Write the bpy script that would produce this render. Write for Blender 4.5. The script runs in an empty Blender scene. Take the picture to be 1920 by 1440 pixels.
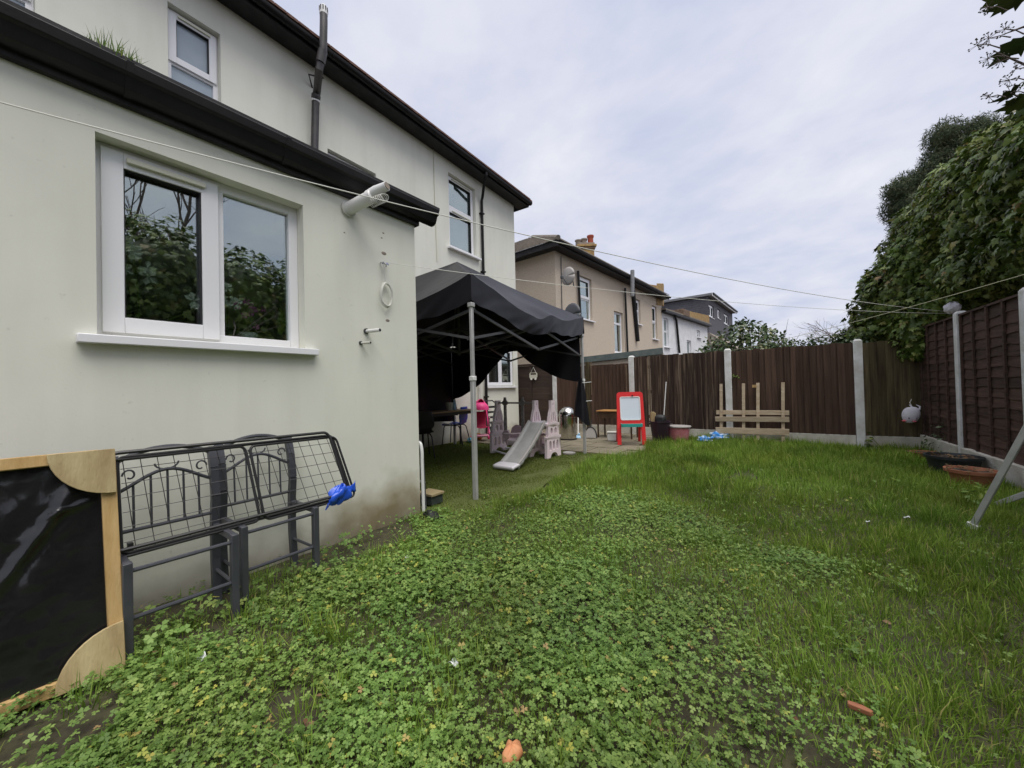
import bpy, bmesh, math, random
import numpy as np
from mathutils import Vector, Matrix
random.seed(7); rng = np.random.default_rng(7)
scene = bpy.context.scene
C = scene.collection
# ------------------------------------------------------------------ camera
YAW, PITCH, ROLL, FPX, CAMH = 0.64427708, 0.01322607, -0.02484593, 715.0, 1.2
F_ = np.array([-math.sin(YAW)*math.cos(PITCH), math.cos(YAW)*math.cos(PITCH), math.sin(PITCH)])
R0 = np.array([math.cos(YAW), math.sin(YAW), 0.0]); U0 = np.cross(R0, F_)
R_ = R0*math.cos(ROLL)+U0*math.sin(ROLL); U_ = -R0*math.sin(ROLL)+U0*math.cos(ROLL)
CAM = np.array([0, 0, CAMH])
cam = bpy.data.cameras.new('camera'); camo = bpy.data.objects.new('camera', cam); C.objects.link(camo)
camo.matrix_world = Matrix(((R_[0], U_[0], -F_[0], 0), (R_[1], U_[1], -F_[1], 0), (R_[2], U_[2], -F_[2], CAMH), (0, 0, 0, 1)))
cam.sensor_width = 36; cam.lens = 36*FPX/1920; cam.clip_start = .02; cam.clip_end = 2000
scene.camera = camo
# ------------------------------------------------------------------ world and sun
SUN_EL, SUN_AZ = math.radians(69), math.radians(115)      # azimuth clockwise from +Y
w = bpy.data.worlds.new('World'); scene.world = w; w.use_nodes = True
nt = w.node_tree; nt.nodes.clear()
def N(t, **k):
    n = nt.nodes.new(t)
    for a, b in k.items(): setattr(n, a, b)
    return n
out = N('ShaderNodeOutputWorld'); mixs = N('ShaderNodeMixShader'); b1 = N('ShaderNodeBackground'); b2 = N('ShaderNodeBackground')
sky = N('ShaderNodeTexSky', sky_type='NISHITA', sun_disc=False, sun_elevation=SUN_EL, sun_rotation=SUN_AZ, air_density=1.2, dust_density=3.0)
b1.inputs[1].default_value = .05; nt.links.new(sky.outputs[0], b1.inputs[0])
tc = N('ShaderNodeTexCoord'); sep = N('ShaderNodeSeparateXYZ'); nt.links.new(tc.outputs['Generated'], sep.inputs[0])
za = N('ShaderNodeMath', operation='ADD'); za.inputs[1].default_value = .22
zm = N('ShaderNodeMath', operation='MAXIMUM'); zm.inputs[1].default_value = 0
nt.links.new(sep.outputs[2], zm.inputs[0]); nt.links.new(zm.outputs[0], za.inputs[0])
dv = N('ShaderNodeVectorMath', operation='DIVIDE'); cmb = N('ShaderNodeCombineXYZ')
for i in range(3): nt.links.new(za.outputs[0], cmb.inputs[i])
nt.links.new(tc.outputs['Generated'], dv.inputs[0]); nt.links.new(cmb.outputs[0], dv.inputs[1])
mp = N('ShaderNodeMapping'); mp.inputs['Scale'].default_value = (1, 1.25, 0); mp.inputs['Rotation'].default_value = (0, 0, .5)
nt.links.new(dv.outputs[0], mp.inputs[0])
n1 = N('ShaderNodeTexNoise'); n1.inputs['Scale'].default_value = 2.0; n1.inputs['Detail'].default_value = 6; n1.inputs['Roughness'].default_value = .56; n1.inputs['Distortion'].default_value = .15
nt.links.new(mp.outputs[0], n1.inputs[0])
cr = N('ShaderNodeValToRGB'); e = cr.color_ramp.elements
e[0].position = .34; e[0].color = (.56, .605, .77, 1); e[1].position = .68; e[1].color = (.81, .82, .885, 1)
m_ = e.new(.5); m_.color = (.68, .70, .82, 1)
nt.links.new(n1.outputs[0], cr.inputs[0]); nt.links.new(cr.outputs[0], b2.inputs[0]); b2.inputs[1].default_value = .50
mixs.inputs[0].default_value = .88
nt.links.new(b1.outputs[0], mixs.inputs[1]); nt.links.new(b2.outputs[0], mixs.inputs[2]); nt.links.new(mixs.outputs[0], out.inputs[0])
sl = bpy.data.lights.new('sun', 'SUN'); so = bpy.data.objects.new('sun', sl); C.objects.link(so)
sl.energy = 1.5; sl.angle = math.radians(50); sl.color = (1, .96, .9)
sd = Vector((math.sin(SUN_AZ)*math.cos(SUN_EL), math.cos(SUN_AZ)*math.cos(SUN_EL), math.sin(SUN_EL)))
so.rotation_euler = sd.to_track_quat('Z', 'Y').to_euler(); so.location = (3, -3, 12)
vs = scene.view_settings; vs.view_transform = 'Standard'; vs.look = 'None'; vs.exposure = 1.15; vs.gamma = 1; vs.use_curve_mapping = False
# ------------------------------------------------------------------ pixel -> place helpers
def ray(u, v): return R_*(u-960)/FPX+U_*(720-v)/FPX+F_
def G(u, v, z=0.0): d = ray(u, v); return CAM+d*(z-CAMH)/d[2]
def PX(u, v, x): d = ray(u, v); return CAM+d*x/d[0]
def PY(u, v, y): d = ray(u, v); return CAM+d*y/d[1]
def PD(u, v, D): return CAM+ray(u, v)*D
# ------------------------------------------------------------------ noise
def vnoise(x, y, s=1.0, seed=0):
    x = np.asarray(x, float)*s+1000; y = np.asarray(y, float)*s+1000
    xi = np.floor(x).astype(np.int64); yi = np.floor(y).astype(np.int64); fx = x-xi; fy = y-yi
    fx = fx*fx*(3-2*fx); fy = fy*fy*(3-2*fy)
    def h(a, b):
        n = (a*374761393+b*668265263+seed*974711) & 0x7fffffff
        n = ((n ^ (n >> 13))*1274126177) & 0x7fffffff
        return ((n ^ (n >> 16)) & 0xffff)/65535.0
    return (h(xi, yi)*(1-fx)+h(xi+1, yi)*fx)*(1-fy)+(h(xi, yi+1)*(1-fx)+h(xi+1, yi+1)*fx)*fy
def fb(x, y, s=1.0, seed=0): return .6*vnoise(x, y, s, seed)+.27*vnoise(x, y, s*2.1, seed+1)+.13*vnoise(x, y, s*4.3, seed+2)
def hz(x, y):   # height of the lawn
    return .05*(fb(x, y, .9, 3)-.5)+.02*(vnoise(x, y, 4, 9)-.5)
# ------------------------------------------------------------------ materials
MATS = {}
def mat(name, col, rough=.7, col2=None, scale=6.0, bump=0.0, bscale=None, metal=0.0, spec=.5, rnd=0.0, stretch=None, detail=5, pos=(.35, .65)):
    if name in MATS: return MATS[name]
    m = bpy.data.materials.new(name); m.use_nodes = True; t = m.node_tree; p = t.nodes['Principled BSDF']
    p.inputs['Roughness'].default_value = rough; p.inputs['Metallic'].default_value = metal; p.inputs['Specular IOR Level'].default_value = spec
    c = (*col, 1); p.inputs['Base Color'].default_value = c
    if col2 or bump or rnd:
        tcn = t.nodes.new('ShaderNodeTexCoord'); mpn = t.nodes.new('ShaderNodeMapping'); t.links.new(tcn.outputs['Object'], mpn.inputs[0])
        if stretch: mpn.inputs['Scale'].default_value = stretch
        if rnd:
            oi = t.nodes.new('ShaderNodeObjectInfo'); ml = t.nodes.new('ShaderNodeMath'); ml.operation = 'MULTIPLY'; ml.inputs[1].default_value = 37
            t.links.new(oi.outputs['Random'], ml.inputs[0]); cb = t.nodes.new('ShaderNodeCombineXYZ')
            for i in range(3): t.links.new(ml.outputs[0], cb.inputs[i])
            t.links.new(cb.outputs[0], mpn.inputs['Location'])
        src = None
        if col2:
            n = t.nodes.new('ShaderNodeTexNoise'); n.inputs['Scale'].default_value = scale; n.inputs['Detail'].default_value = detail; n.inputs['Roughness'].default_value = .6
            t.links.new(mpn.outputs[0], n.inputs[0])
            r = t.nodes.new('ShaderNodeValToRGB'); r.color_ramp.elements[0].position = pos[0]; r.color_ramp.elements[1].position = pos[1]
            r.color_ramp.elements[0].color = c; r.color_ramp.elements[1].color = (*col2, 1)
            t.links.new(n.outputs[0], r.inputs[0]); src = r.outputs[0]
        if rnd:
            hs = t.nodes.new('ShaderNodeHueSaturation'); hs.inputs['Color'].default_value = c
            if src: t.links.new(src, hs.inputs['Color'])
            mr = t.nodes.new('ShaderNodeMapRange'); mr.inputs['To Min'].default_value = 1-rnd; mr.inputs['To Max'].default_value = 1+rnd
            t.links.new(oi.outputs['Random'], mr.inputs[0]); t.links.new(mr.outputs[0], hs.inputs['Value']); src = hs.outputs[0]
        if src: t.links.new(src, p.inputs['Base Color'])
        if bump:
            n2 = t.nodes.new('ShaderNodeTexNoise'); n2.inputs['Scale'].default_value = bscale or scale*4; n2.inputs['Detail'].default_value = 6
            t.links.new(mpn.outputs[0], n2.inputs[0]); bn = t.nodes.new('ShaderNodeBump'); bn.inputs['Strength'].default_value = bump; bn.inputs['Distance'].default_value = .02
            t.links.new(n2.outputs[0], bn.inputs['Height']); t.links.new(bn.outputs[0], p.inputs['Normal'])
    MATS[name] = m; return m
def leafmat(name, cols, rough=.5, trans=.25, spec=.4, nsc=.8, namp=.35):
    """foliage: colour differs from leaf to leaf, a broad patchiness over the plant, light passes through"""
    m = bpy.data.materials.new(name); m.use_nodes = True; t = m.node_tree; p = t.nodes['Principled BSDF']; o = t.nodes['Material Output']
    g = t.nodes.new('ShaderNodeNewGeometry'); r = t.nodes.new('ShaderNodeValToRGB'); r.color_ramp.interpolation = 'LINEAR'
    els = r.color_ramp.elements
    while len(els) < len(cols): els.new(.5)
    for el, (ps, c) in zip(els, cols): el.position = ps; el.color = (*c, 1)
    t.links.new(g.outputs['Random Per Island'], r.inputs[0])
    n = t.nodes.new('ShaderNodeTexNoise'); n.inputs['Scale'].default_value = nsc; n.inputs['Detail'].default_value = 4
    t.links.new(g.outputs['Position'], n.inputs[0])
    mr = t.nodes.new('ShaderNodeMapRange'); mr.inputs[1].default_value = .3; mr.inputs[2].default_value = .7; mr.inputs[3].default_value = 1-namp; mr.inputs[4].default_value = 1+namp
    t.links.new(n.outputs[0], mr.inputs[0]); hs = t.nodes.new('ShaderNodeHueSaturation'); t.links.new(r.outputs[0], hs.inputs['Color']); t.links.new(mr.outputs[0], hs.inputs['Value'])
    mh = t.nodes.new('ShaderNodeMapRange'); mh.inputs[1].default_value = .3; mh.inputs[2].default_value = .7; mh.inputs[3].default_value = .485; mh.inputs[4].default_value = .51
    n3 = t.nodes.new('ShaderNodeTexNoise'); n3.inputs['Scale'].default_value = nsc*1.7; t.links.new(g.outputs['Position'], n3.inputs[0])
    t.links.new(n3.outputs[0], mh.inputs[0]); t.links.new(mh.outputs[0], hs.inputs['Hue'])
    t.links.new(hs.outputs[0], p.inputs['Base Color']); p.inputs['Roughness'].default_value = rough; p.inputs['Specular IOR Level'].default_value = spec
    if trans:
        tr = t.nodes.new('ShaderNodeBsdfTranslucent'); t.links.new(hs.outputs[0], tr.inputs[0]); mx = t.nodes.new('ShaderNodeMixShader'); mx.inputs[0].default_value = trans
        t.links.new(p.outputs[0], mx.inputs[1]); t.links.new(tr.outputs[0], mx.inputs[2]); t.links.new(mx.outputs[0], o.inputs[0])
    MATS[name] = m; return m
def glassmat(name, refl=.2, tint=(.8, .86, .84), rough=0.0):
    m = bpy.data.materials.new(name); m.use_nodes = True; t = m.node_tree; t.nodes.clear(); o = t.nodes.new('ShaderNodeOutputMaterial')
    tr = t.nodes.new('ShaderNodeBsdfTransparent'); tr.inputs[0].default_value = (*tint, 1); gl = t.nodes.new('ShaderNodeBsdfGlossy'); gl.inputs['Roughness'].default_value = rough; gl.inputs[0].default_value = (*tint, 1)
    fr = t.nodes.new('ShaderNodeFresnel'); bg = t.nodes.new('ShaderNodeNewGeometry'); bi = t.nodes.new('ShaderNodeMath'); bi.operation = 'MULTIPLY_ADD'; bi.inputs[1].default_value = -.8333; bi.inputs[2].default_value = 1.5; t.links.new(bg.outputs['Backfacing'], bi.inputs[0]); t.links.new(bi.outputs[0], fr.inputs[0]); ad = t.nodes.new('ShaderNodeMath'); ad.use_clamp = True; ad.inputs[1].default_value = refl
    t.links.new(fr.outputs[0], ad.inputs[0]); mx = t.nodes.new('ShaderNodeMixShader'); t.links.new(ad.outputs[0], mx.inputs[0]); t.links.new(tr.outputs[0], mx.inputs[1]); t.links.new(gl.outputs[0], mx.inputs[2]); t.links.new(mx.outputs[0], o.inputs[0])
    MATS[name] = m; return m
# ------------------------------------------------------------------ mesh builder
class MB:
    def __init__(s): s.v = []; s.f = []
    def add(s, vs, fs):
        n = len(s.v); s.v += [tuple(map(float, p)) for p in vs]; s.f += [tuple(i+n for i in q) for q in fs]; return s
    def bx(s, x0, x1, y0, y1, z0, z1):
        return s.add([(x0, y0, z0), (x1, y0, z0), (x1, y1, z0), (x0, y1, z0), (x0, y0, z1), (x1, y0, z1), (x1, y1, z1), (x0, y1, z1)],
                     [(0, 3, 2, 1), (4, 5, 6, 7), (0, 1, 5, 4), (1, 2, 6, 5), (2, 3, 7, 6), (3, 0, 4, 7)])
    def bar(s, p, q, w, h, up=(0, 0, 1), w2=None, h2=None):
        p = Vector(p); q = Vector(q); d = (q-p).normalized(); u = Vector(up)
        if abs(d.dot(u)) > .98: u = Vector((1, 0, 0))
        a = d.cross(u).normalized(); b = a.cross(d).normalized(); w2 = w2 or w; h2 = h2 or h
        vs = [p+a*x*w/2+b*y*h/2 for x, y in ((-1, -1), (1, -1), (1, 1), (-1, 1))]+[q+a*x*w2/2+b*y*h2/2 for x, y in ((-1, -1), (1, -1), (1, 1), (-1, 1))]
        return s.add(vs, [(3, 2, 1, 0), (4, 5, 6, 7), (0, 1, 5, 4), (1, 2, 6, 5), (2, 3, 7, 6), (3, 0, 4, 7)])
    def tube(s, pts, r, n=8, closed=False):
        P = [Vector(p) for p in pts]; m = len(P); rs = r if isinstance(r, (list, tuple)) else [r]*m
        vs = []; prev = None
        for i in range(m):
            if closed: d = P[(i+1) % m]-P[i-1]
            else: d = P[min(i+1, m-1)]-P[max(i-1, 0)]
            d.normalize()
            if prev is None:
                u = Vector((0, 0, 1)) if abs(d.z) < .9 else Vector((1, 0, 0))
            else: u = prev
            a = d.cross(u)
            if a.length < 1e-5: a = d.cross(Vector((1, 0, 0)))
            a.normalize(); b = a.cross(d).normalized(); prev = b
            for k in range(n):
                t = 2*math.pi*k/n; vs.append(P[i]+(a*math.cos(t)+b*math.sin(t))*rs[i])
        fs = []
        for i in range(m if closed else m-1):
            j = (i+1) % m
            for k in range(n): l = (k+1) % n; fs.append((i*n+k, i*n+l, j*n+l, j*n+k))
        if not closed: fs += [tuple(range(n-1, -1, -1)), tuple(range((m-1)*n, m*n))]
        return s.add(vs, fs)
    def lathe(s, prof, c=(0, 0, 0), n=24, sx=1, sy=1):
        vs = []; fs = []; m = len(prof)
        for r, z in prof:
            for k in range(n):
                t = 2*math.pi*k/n; vs.append((c[0]+r*sx*math.cos(t), c[1]+r*sy*math.sin(t), c[2]+z))
        for i in range(m-1):
            for k in range(n): l = (k+1) % n; fs.append((i*n+k, i*n+l, (i+1)*n+l, (i+1)*n+k))
        if prof[0][0] > 1e-6: fs.append(tuple(range(n-1, -1, -1)))
        if prof[-1][0] > 1e-6: fs.append(tuple(range((m-1)*n, m*n)))
        return s.add(vs, fs)
    def prism(s, poly, o, a, b, t):
        """polygon poly (2-d) in the frame o + a*i + b*j, thick t along a x b"""
        o = Vector(o); a = Vector(a).normalized(); b = Vector(b).normalized(); n = a.cross(b).normalized(); m = len(poly)
        vs = [o+a*x+b*y for x, y in poly]+[o+a*x+b*y+n*t for x, y in poly]
        return s.add(vs, [tuple(range(m-1, -1, -1)), tuple(range(m, 2*m))]+[(i, (i+1) % m, (i+1) % m+m, i+m) for i in range(m)])
    def holed(s, outer, holes, o, a, b, t):
        """flat panel with openings: a filled 2-d curve turned into a mesh"""
        cu = bpy.data.curves.new('tmp', 'CURVE'); cu.dimensions = '2D'; cu.fill_mode = 'BOTH'; cu.extrude = t/2
        for pl in [outer]+holes:
            sp = cu.splines.new('POLY'); sp.points.add(len(pl)-1); sp.use_cyclic_u = True
            for i, (x, y) in enumerate(pl): sp.points[i].co = (x, y, 0, 1)
        ob = bpy.data.objects.new('tmp', cu); me = bpy.data.meshes.new_from_object(ob)
        o = Vector(o); a = Vector(a).normalized(); b = Vector(b).normalized(); n = a.cross(b).normalized()
        s.add([o+a*v.co.x+b*v.co.y+n*v.co.z for v in me.vertices], [tuple(p.vertices) for p in me.polygons])
        bpy.data.objects.remove(ob); bpy.data.curves.remove(cu); bpy.data.meshes.remove(me); return s
    def grid(s, nu, nv, fn):
        vs = [fn(i/nu, j/nv) for j in range(nv+1) for i in range(nu+1)]
        return s.add(vs, [(j*(nu+1)+i, j*(nu+1)+i+1, (j+1)*(nu+1)+i+1, (j+1)*(nu+1)+i) for j in range(nv) for i in range(nu)])
    def mesh(s, name, smooth=35):
        me = bpy.data.meshes.new(name); me.from_pydata(s.v, [], s.f); me.update()
        bm = bmesh.new(); bm.from_mesh(me); bmesh.ops.recalc_face_normals(bm, faces=bm.faces); bm.to_mesh(me); bm.free()
        if smooth:
            me.polygons.foreach_set('use_smooth', [True]*len(me.polygons)); me.set_sharp_from_angle(angle=math.radians(smooth))
        return me
    def build(s, name, m, parent=None, smooth=35, bevel=0, solid=0, label=None):
        me = s.mesh(name, smooth); return put(name, me, m, parent, bevel, solid, label)
WORLDROOT = {}
def put(name, me, m, parent=None, bevel=0, solid=0, label=None):
    o = bpy.data.objects.new(name, me); C.objects.link(o)
    if m is not None and not me.materials: me.materials.append(MATS[m] if isinstance(m, str) else m)
    if parent is not None:
        o.parent = parent
        if parent.name in WORLDROOT: o.matrix_parent_inverse = WORLDROOT[parent.name]
    if solid: md = o.modifiers.new('solid', 'SOLIDIFY'); md.thickness = solid; md.offset = 0
    if bevel: md = o.modifiers.new('bevel', 'BEVEL'); md.width = bevel; md.segments = 2; md.limit_method = 'ANGLE'; md.angle_limit = math.radians(50)
    if label: o['label'] = label
    return o
def thing(name, label, cat, loc=(0, 0, 0), rz=0.0, group=None, world=False, scale=None, rx=0, ry=0):
    """empty at the base; world=True: its parts are written in world coordinates"""
    o = bpy.data.objects.new(name, None); C.objects.link(o); o.location = tuple(map(float, loc)); o.rotation_euler = (rx, ry, rz); o.empty_display_size = .1
    if scale: o.scale = (scale,)*3
    if world: WORLDROOT[o.name] = Matrix.Translation(Vector(o.location)).inverted()
    return tag(o, label, cat, group)
def tag(o, label, cat, group=None):
    o['label'] = label; o['category'] = cat
    if group: o['group'] = group
    return o
def struct(o, kind='structure', label=None):
    o['kind'] = kind
    if label: o['label'] = label
    return o
def dup(root, loc, rz, label=None, group=None):
    r = root.copy(); C.objects.link(r); r.location = loc; r.rotation_euler = (root.rotation_euler[0], root.rotation_euler[1], rz)
    if label: r['label'] = label
    if group: r['group'] = group
    for ch in list(root.children):
        c = ch.copy(); C.objects.link(c); c.parent = r
        for g in list(ch.children):
            d = g.copy(); C.objects.link(d); d.parent = c
    return r
def arc(cx, cy, r, a0, a1, n=10, ry=None):
    ry = ry or r
    return [(cx+r*math.cos(math.radians(a0+(a1-a0)*i/n)), cy+ry*math.sin(math.radians(a0+(a1-a0)*i/n))) for i in range(n+1)]
def rrect(x0, y0, x1, y1, r, n=4):
    return arc(x1-r, y1-r, r, 0, 90, n)+arc(x0+r, y1-r, r, 90, 180, n)+arc(x0+r, y0+r, r, 180, 270, n)+arc(x1-r, y0+r, r, 270, 360, n)
def lerp(a, b, t): return tuple(a[i]+(b[i]-a[i])*t for i in range(len(a)))
def bez(pts, n=10):
    """smooth curve through the points"""
    P = [Vector(p) for p in pts]; o = []
    for i in range(len(P)-1):
        p0 = P[max(i-1, 0)]; p1 = P[i]; p2 = P[i+1]; p3 = P[min(i+2, len(P)-1)]
        for k in range(n):
            t = k/n; o.append(.5*((2*p1)+(p2-p0)*t+(2*p0-5*p1+4*p2-p3)*t*t+(3*p1-p0-3*p2+p3)*t**3))
    o.append(P[-1]); return o
def scatter(name, tv, tf, P, M, m, parent=None):
    """many copies of one small triangle shape joined in one mesh: P (n,3) places, M (n,3,3) turned and scaled frames"""
    tv = np.asarray(tv, float); tf = np.asarray(tf, np.int64); n = len(P); k = len(tv)
    V = np.einsum('nij,kj->nki', M, tv)+P[:, None, :]
    Fc = (tf[None]+(np.arange(n)*k)[:, None, None]).reshape(-1)
    return trimesh(name, V.reshape(-1, 3), Fc, m, parent)
def trimesh(name, V, Fc, m, parent=None):
    me = bpy.data.meshes.new(name); me.vertices.add(len(V)); me.vertices.foreach_set('co', np.ascontiguousarray(V, np.float32).ravel())
    nt_ = len(Fc)//3; me.loops.add(nt_*3); me.loops.foreach_set('vertex_index', Fc.astype(np.int32)); me.polygons.add(nt_)
    me.polygons.foreach_set('loop_start', np.arange(nt_, dtype=np.int32)*3); me.polygons.foreach_set('loop_total', np.full(nt_, 3, np.int32))
    me.update(calc_edges=True); return put(name, me, m, parent)
def frames(Z, Yd, S):
    """frames whose z is Z and whose y is Yd made square to it, scaled by S"""
    Z = Z/np.linalg.norm(Z, axis=1, keepdims=True); Yd = Yd-Z*(Z*Yd).sum(1, keepdims=True); Yd = Yd/(np.linalg.norm(Yd, axis=1, keepdims=True)+1e-9)
    X = np.cross(Yd, Z); return np.stack([X, Yd, Z], 2)*S[:, None, None]
# ------------------------------------------------------------------ materials
def rendermat(name, col, stain=True):
    m = mat(name, col, .85, tuple(c*.9 for c in col), 1.3, .035, 70, spec=.25, pos=(.3, .75)); t = m.node_tree; p = t.nodes['Principled BSDF']
    if stain:   # damp brown stain rising from the ground by the corner, and grime along the foot
        src = p.inputs['Base Color'].links[0].from_socket
        g = t.nodes.new('ShaderNodeNewGeometry'); sp = t.nodes.new('ShaderNodeSeparateXYZ'); t.links.new(g.outputs['Position'], sp.inputs[0])
        n = t.nodes.new('ShaderNodeTexNoise'); n.inputs['Scale'].default_value = 3.2; n.inputs['Detail'].default_value = 7; t.links.new(g.outputs['Position'], n.inputs[0])
        dx = t.nodes.new('ShaderNodeVectorMath'); dx.operation = 'DISTANCE'; sc = t.nodes.new('ShaderNodeVectorMath'); sc.operation = 'MULTIPLY'; sc.inputs[1].default_value = (0, 1, 1.9)
        t.links.new(g.outputs['Position'], sc.inputs[0]); t.links.new(sc.outputs[0], dx.inputs[0]); dx.inputs[1].default_value = (0, 1.98, .1)
        a = t.nodes.new('ShaderNodeMath'); a.operation = 'MULTIPLY_ADD'; a.inputs[1].default_value = -1.0; t.links.new(dx.outputs['Value'], a.inputs[0]); t.links.new(n.outputs[0], a.inputs[2])
        r = t.nodes.new('ShaderNodeMapRange'); r.inputs[1].default_value = -.36; r.inputs[2].default_value = .30; r.inputs[4].default_value = .95; t.links.new(a.outputs[0], r.inputs[0])
        mx = t.nodes.new('ShaderNodeMixRGB'); t.links.new(r.outputs[0], mx.inputs[0]); t.links.new(src, mx.inputs[1]); mx.inputs[2].default_value = (.24, .185, .085, 1)
        z = t.nodes.new('ShaderNodeMath'); z.operation = 'MULTIPLY_ADD'; z.inputs[1].default_value = -2.6; t.links.new(sp.outputs[2], z.inputs[0]); t.links.new(n.outputs[0], z.inputs[2])
        r2 = t.nodes.new('ShaderNodeMapRange'); r2.inputs[1].default_value = -.15; r2.inputs[2].default_value = .45; r2.inputs[4].default_value = .75; t.links.new(z.outputs[0], r2.inputs[0])
        m2 = t.nodes.new('ShaderNodeMixRGB'); t.links.new(r2.outputs[0], m2.inputs[0]); t.links.new(mx.outputs[0], m2.inputs[1]); m2.inputs[2].default_value = (.20, .17, .12, 1)
        ms = t.nodes.new('ShaderNodeMapping'); ms.inputs['Scale'].default_value = (3.2, 3.2, .35); t.links.new(g.outputs['Position'], ms.inputs[0])
        n4 = t.nodes.new('ShaderNodeTexNoise'); n4.inputs['Scale'].default_value = 1.6; n4.inputs['Detail'].default_value = 6; t.links.new(ms.outputs[0], n4.inputs[0])
        r4 = t.nodes.new('ShaderNodeMapRange'); r4.inputs[1].default_value = .46; r4.inputs[2].default_value = .80; r4.inputs[4].default_value = .20; t.links.new(n4.outputs[0], r4.inputs[0])
        m4 = t.nodes.new('ShaderNodeMixRGB'); t.links.new(r4.outputs[0], m4.inputs[0]); t.links.new(m2.outputs[0], m4.inputs[1]); m4.inputs[2].default_value = (.47, .46, .38, 1)
        n5 = t.nodes.new('ShaderNodeTexNoise'); n5.inputs['Scale'].default_value = 26; n5.inputs['Detail'].default_value = 5; t.links.new(g.outputs['Position'], n5.inputs[0])
        r5 = t.nodes.new('ShaderNodeMapRange'); r5.inputs[1].default_value = .68; r5.inputs[2].default_value = .78; r5.inputs[4].default_value = .35; t.links.new(n5.outputs[0], r5.inputs[0])
        m5 = t.nodes.new('ShaderNodeMixRGB'); t.links.new(r5.outputs[0], m5.inputs[0]); t.links.new(m4.outputs[0], m5.inputs[1]); m5.inputs[2].default_value = (.42, .41, .36, 1)
        t.links.new(m5.outputs[0], p.inputs['Base Color'])
    return m
rendermat('render', (.76, .76, .67))
mat('upvc', (.80, .80, .82), .35, spec=.5)
mat('vent', (.62, .62, .50), .5)
mat('black_plastic', (.010, .0095, .010), .45, (.018, .017, .017), 3, .05, 60, spec=.25)
mat('fascia_black', (.016, .0155, .016), .55, (.032, .031, .032), 5, .08, 50, spec=.25)
mat('soil_pipe', (.028, .025, .025), .4, (.05, .045, .042), 8)
mat('white_plastic', (.72, .72, .70), .4)
mat('dirty_white', (.66, .66, .62), .5, (.5, .49, .43), 9)
mat('frosted_sky', (.30, .36, .42), .12, (.36, .42, .47), 2.0, spec=.8)  # opaque frosted pane, blue-grey sky reflection put into its colour
mat('net', (.45, .47, .5), .8, (.56, .58, .6), 3)
mat('rooftile', (.10, .05, .035), .8, (.16, .075, .05), 7, .4, 25)
mat('tile_grey', (.17, .15, .13), .85, (.26, .22, .17), 9, .3, 30, rnd=.1)
mat('pebbledash', (.50, .415, .32), .95, (.66, .57, .46), 55, .6, 70, pos=(.42, .6))
mat('brick_yellow', (.40, .27, .10), .9, (.24, .15, .07), 6, .3, 40)
mat('brick_dark', (.10, .07, .055), .9, (.2, .13, .08), 8, .3, 40)
mat('terracotta_red', (.36, .075, .04), .8)
mat('clay_grey', (.20, .17, .14), .85, (.28, .23, .18), 9)
mat('white_paint', (.76, .77, .78), .8, (.66, .66, .65), 3)
mat('cladding', (.075, .072, .085), .75, (.10, .097, .11), 5)
mat('lead', (.17, .175, .185), .6, (.22, .225, .23), 5)
mat('teal_board', (.10, .13, .125), .8, (.15, .18, .165), 8, rnd=.1)
mat('fence_brown', (.060, .036, .026), .85, (.105, .066, .048), 5, .35, 40, spec=.2, rnd=.28, stretch=(4, 4, .35))
mat('fence_worn', (.050, .033, .025), .9, (.24, .18, .13), 5, .4, 40, spec=.2, rnd=.25, stretch=(5, 5, .3), pos=(.52, .74))
mat('fence_moss', (.062, .045, .027), .9, (.14, .115, .06), 4, .4, 40, spec=.2, rnd=.3, stretch=(4, 4, .5))
mat('fence_pale', (.24, .18, .12), .9, (.10, .07, .05), 6, .3, 40, spec=.2, stretch=(5, 5, .3))
mat('lap_brown', (.050, .029, .022), .8, (.095, .056, .042), 6, .3, 50, spec=.3, rnd=.25, stretch=(1, .4, 5))
mat('gate_brown', (.042, .026, .019), .8, (.065, .041, .03), 6, .2, 40, rnd=.15, stretch=(.5, 1, 5))
mat('post_white', (.78, .79, .79), .85, (.58, .58, .54), 5, .25, 40, rnd=.06)
mat('gravel_board', (.62, .60, .53), .9, (.30, .27, .20), 3, .3, 40, pos=(.35, .8))
mat('lawn_thatch', (.062, .058, .026), .95, (.030, .024, .014), 12, .9, 25, pos=(.35, .65))
mat('soil', (.055, .042, .030), .95, (.030, .022, .016), 9, .9, 25, pos=(.35, .65))
mat('turf_mat', (.075, .095, .02), .9, (.105, .125, .03), 60, .5, 120)
mat('patio_mat', (.22, .185, .135), .9, (.13, .12, .075), 4, .4, 40, pos=(.35, .72), rnd=.12)
mat('timber_pale', (.47, .38, .20), .75, (.34, .25, .12), 5, .2, 40, stretch=(3, 3, .5), rnd=.1)
mat('timber_orange', (.52, .36, .16), .7, (.40, .25, .09), 5, .15, 40, stretch=(4, 4, .4))
mat('timber_grey', (.55, .45, .32), .85, (.38, .29, .19), 7, .2, 40, stretch=(.5, 4, 4), rnd=.15)
mat('chair_metal', (.045, .047, .058), .42, (.06, .062, .072), 6, spec=.5)
mat('wire_metal', (.022, .021, .022), .4, spec=.5)
mat('poly_black', (.008, .008, .009), .2, (.012, .012, .013), 4, .12, 22, spec=.6)
mat('blue_bag', (.015, .075, .52), .3, (.02, .10, .62), 6, spec=.6)
mat('canopy_fabric', (.0095, .009, .0125), .42, (.012, .0115, .015), 3, .22, 2.2, spec=.3, stretch=(1.0, 1.6, .9))
mat('alu', (.52, .52, .51), .45, (.42, .42, .41), 8, metal=.3)
mat('truss', (.10, .10, .105), .5, metal=.3)
mat('toy_pink', (.84, .70, .74), .45, (.88, .76, .80), 4)
mat('toy_mauve', (.62, .46, .49), .5, (.56, .42, .45), 4)
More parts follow.
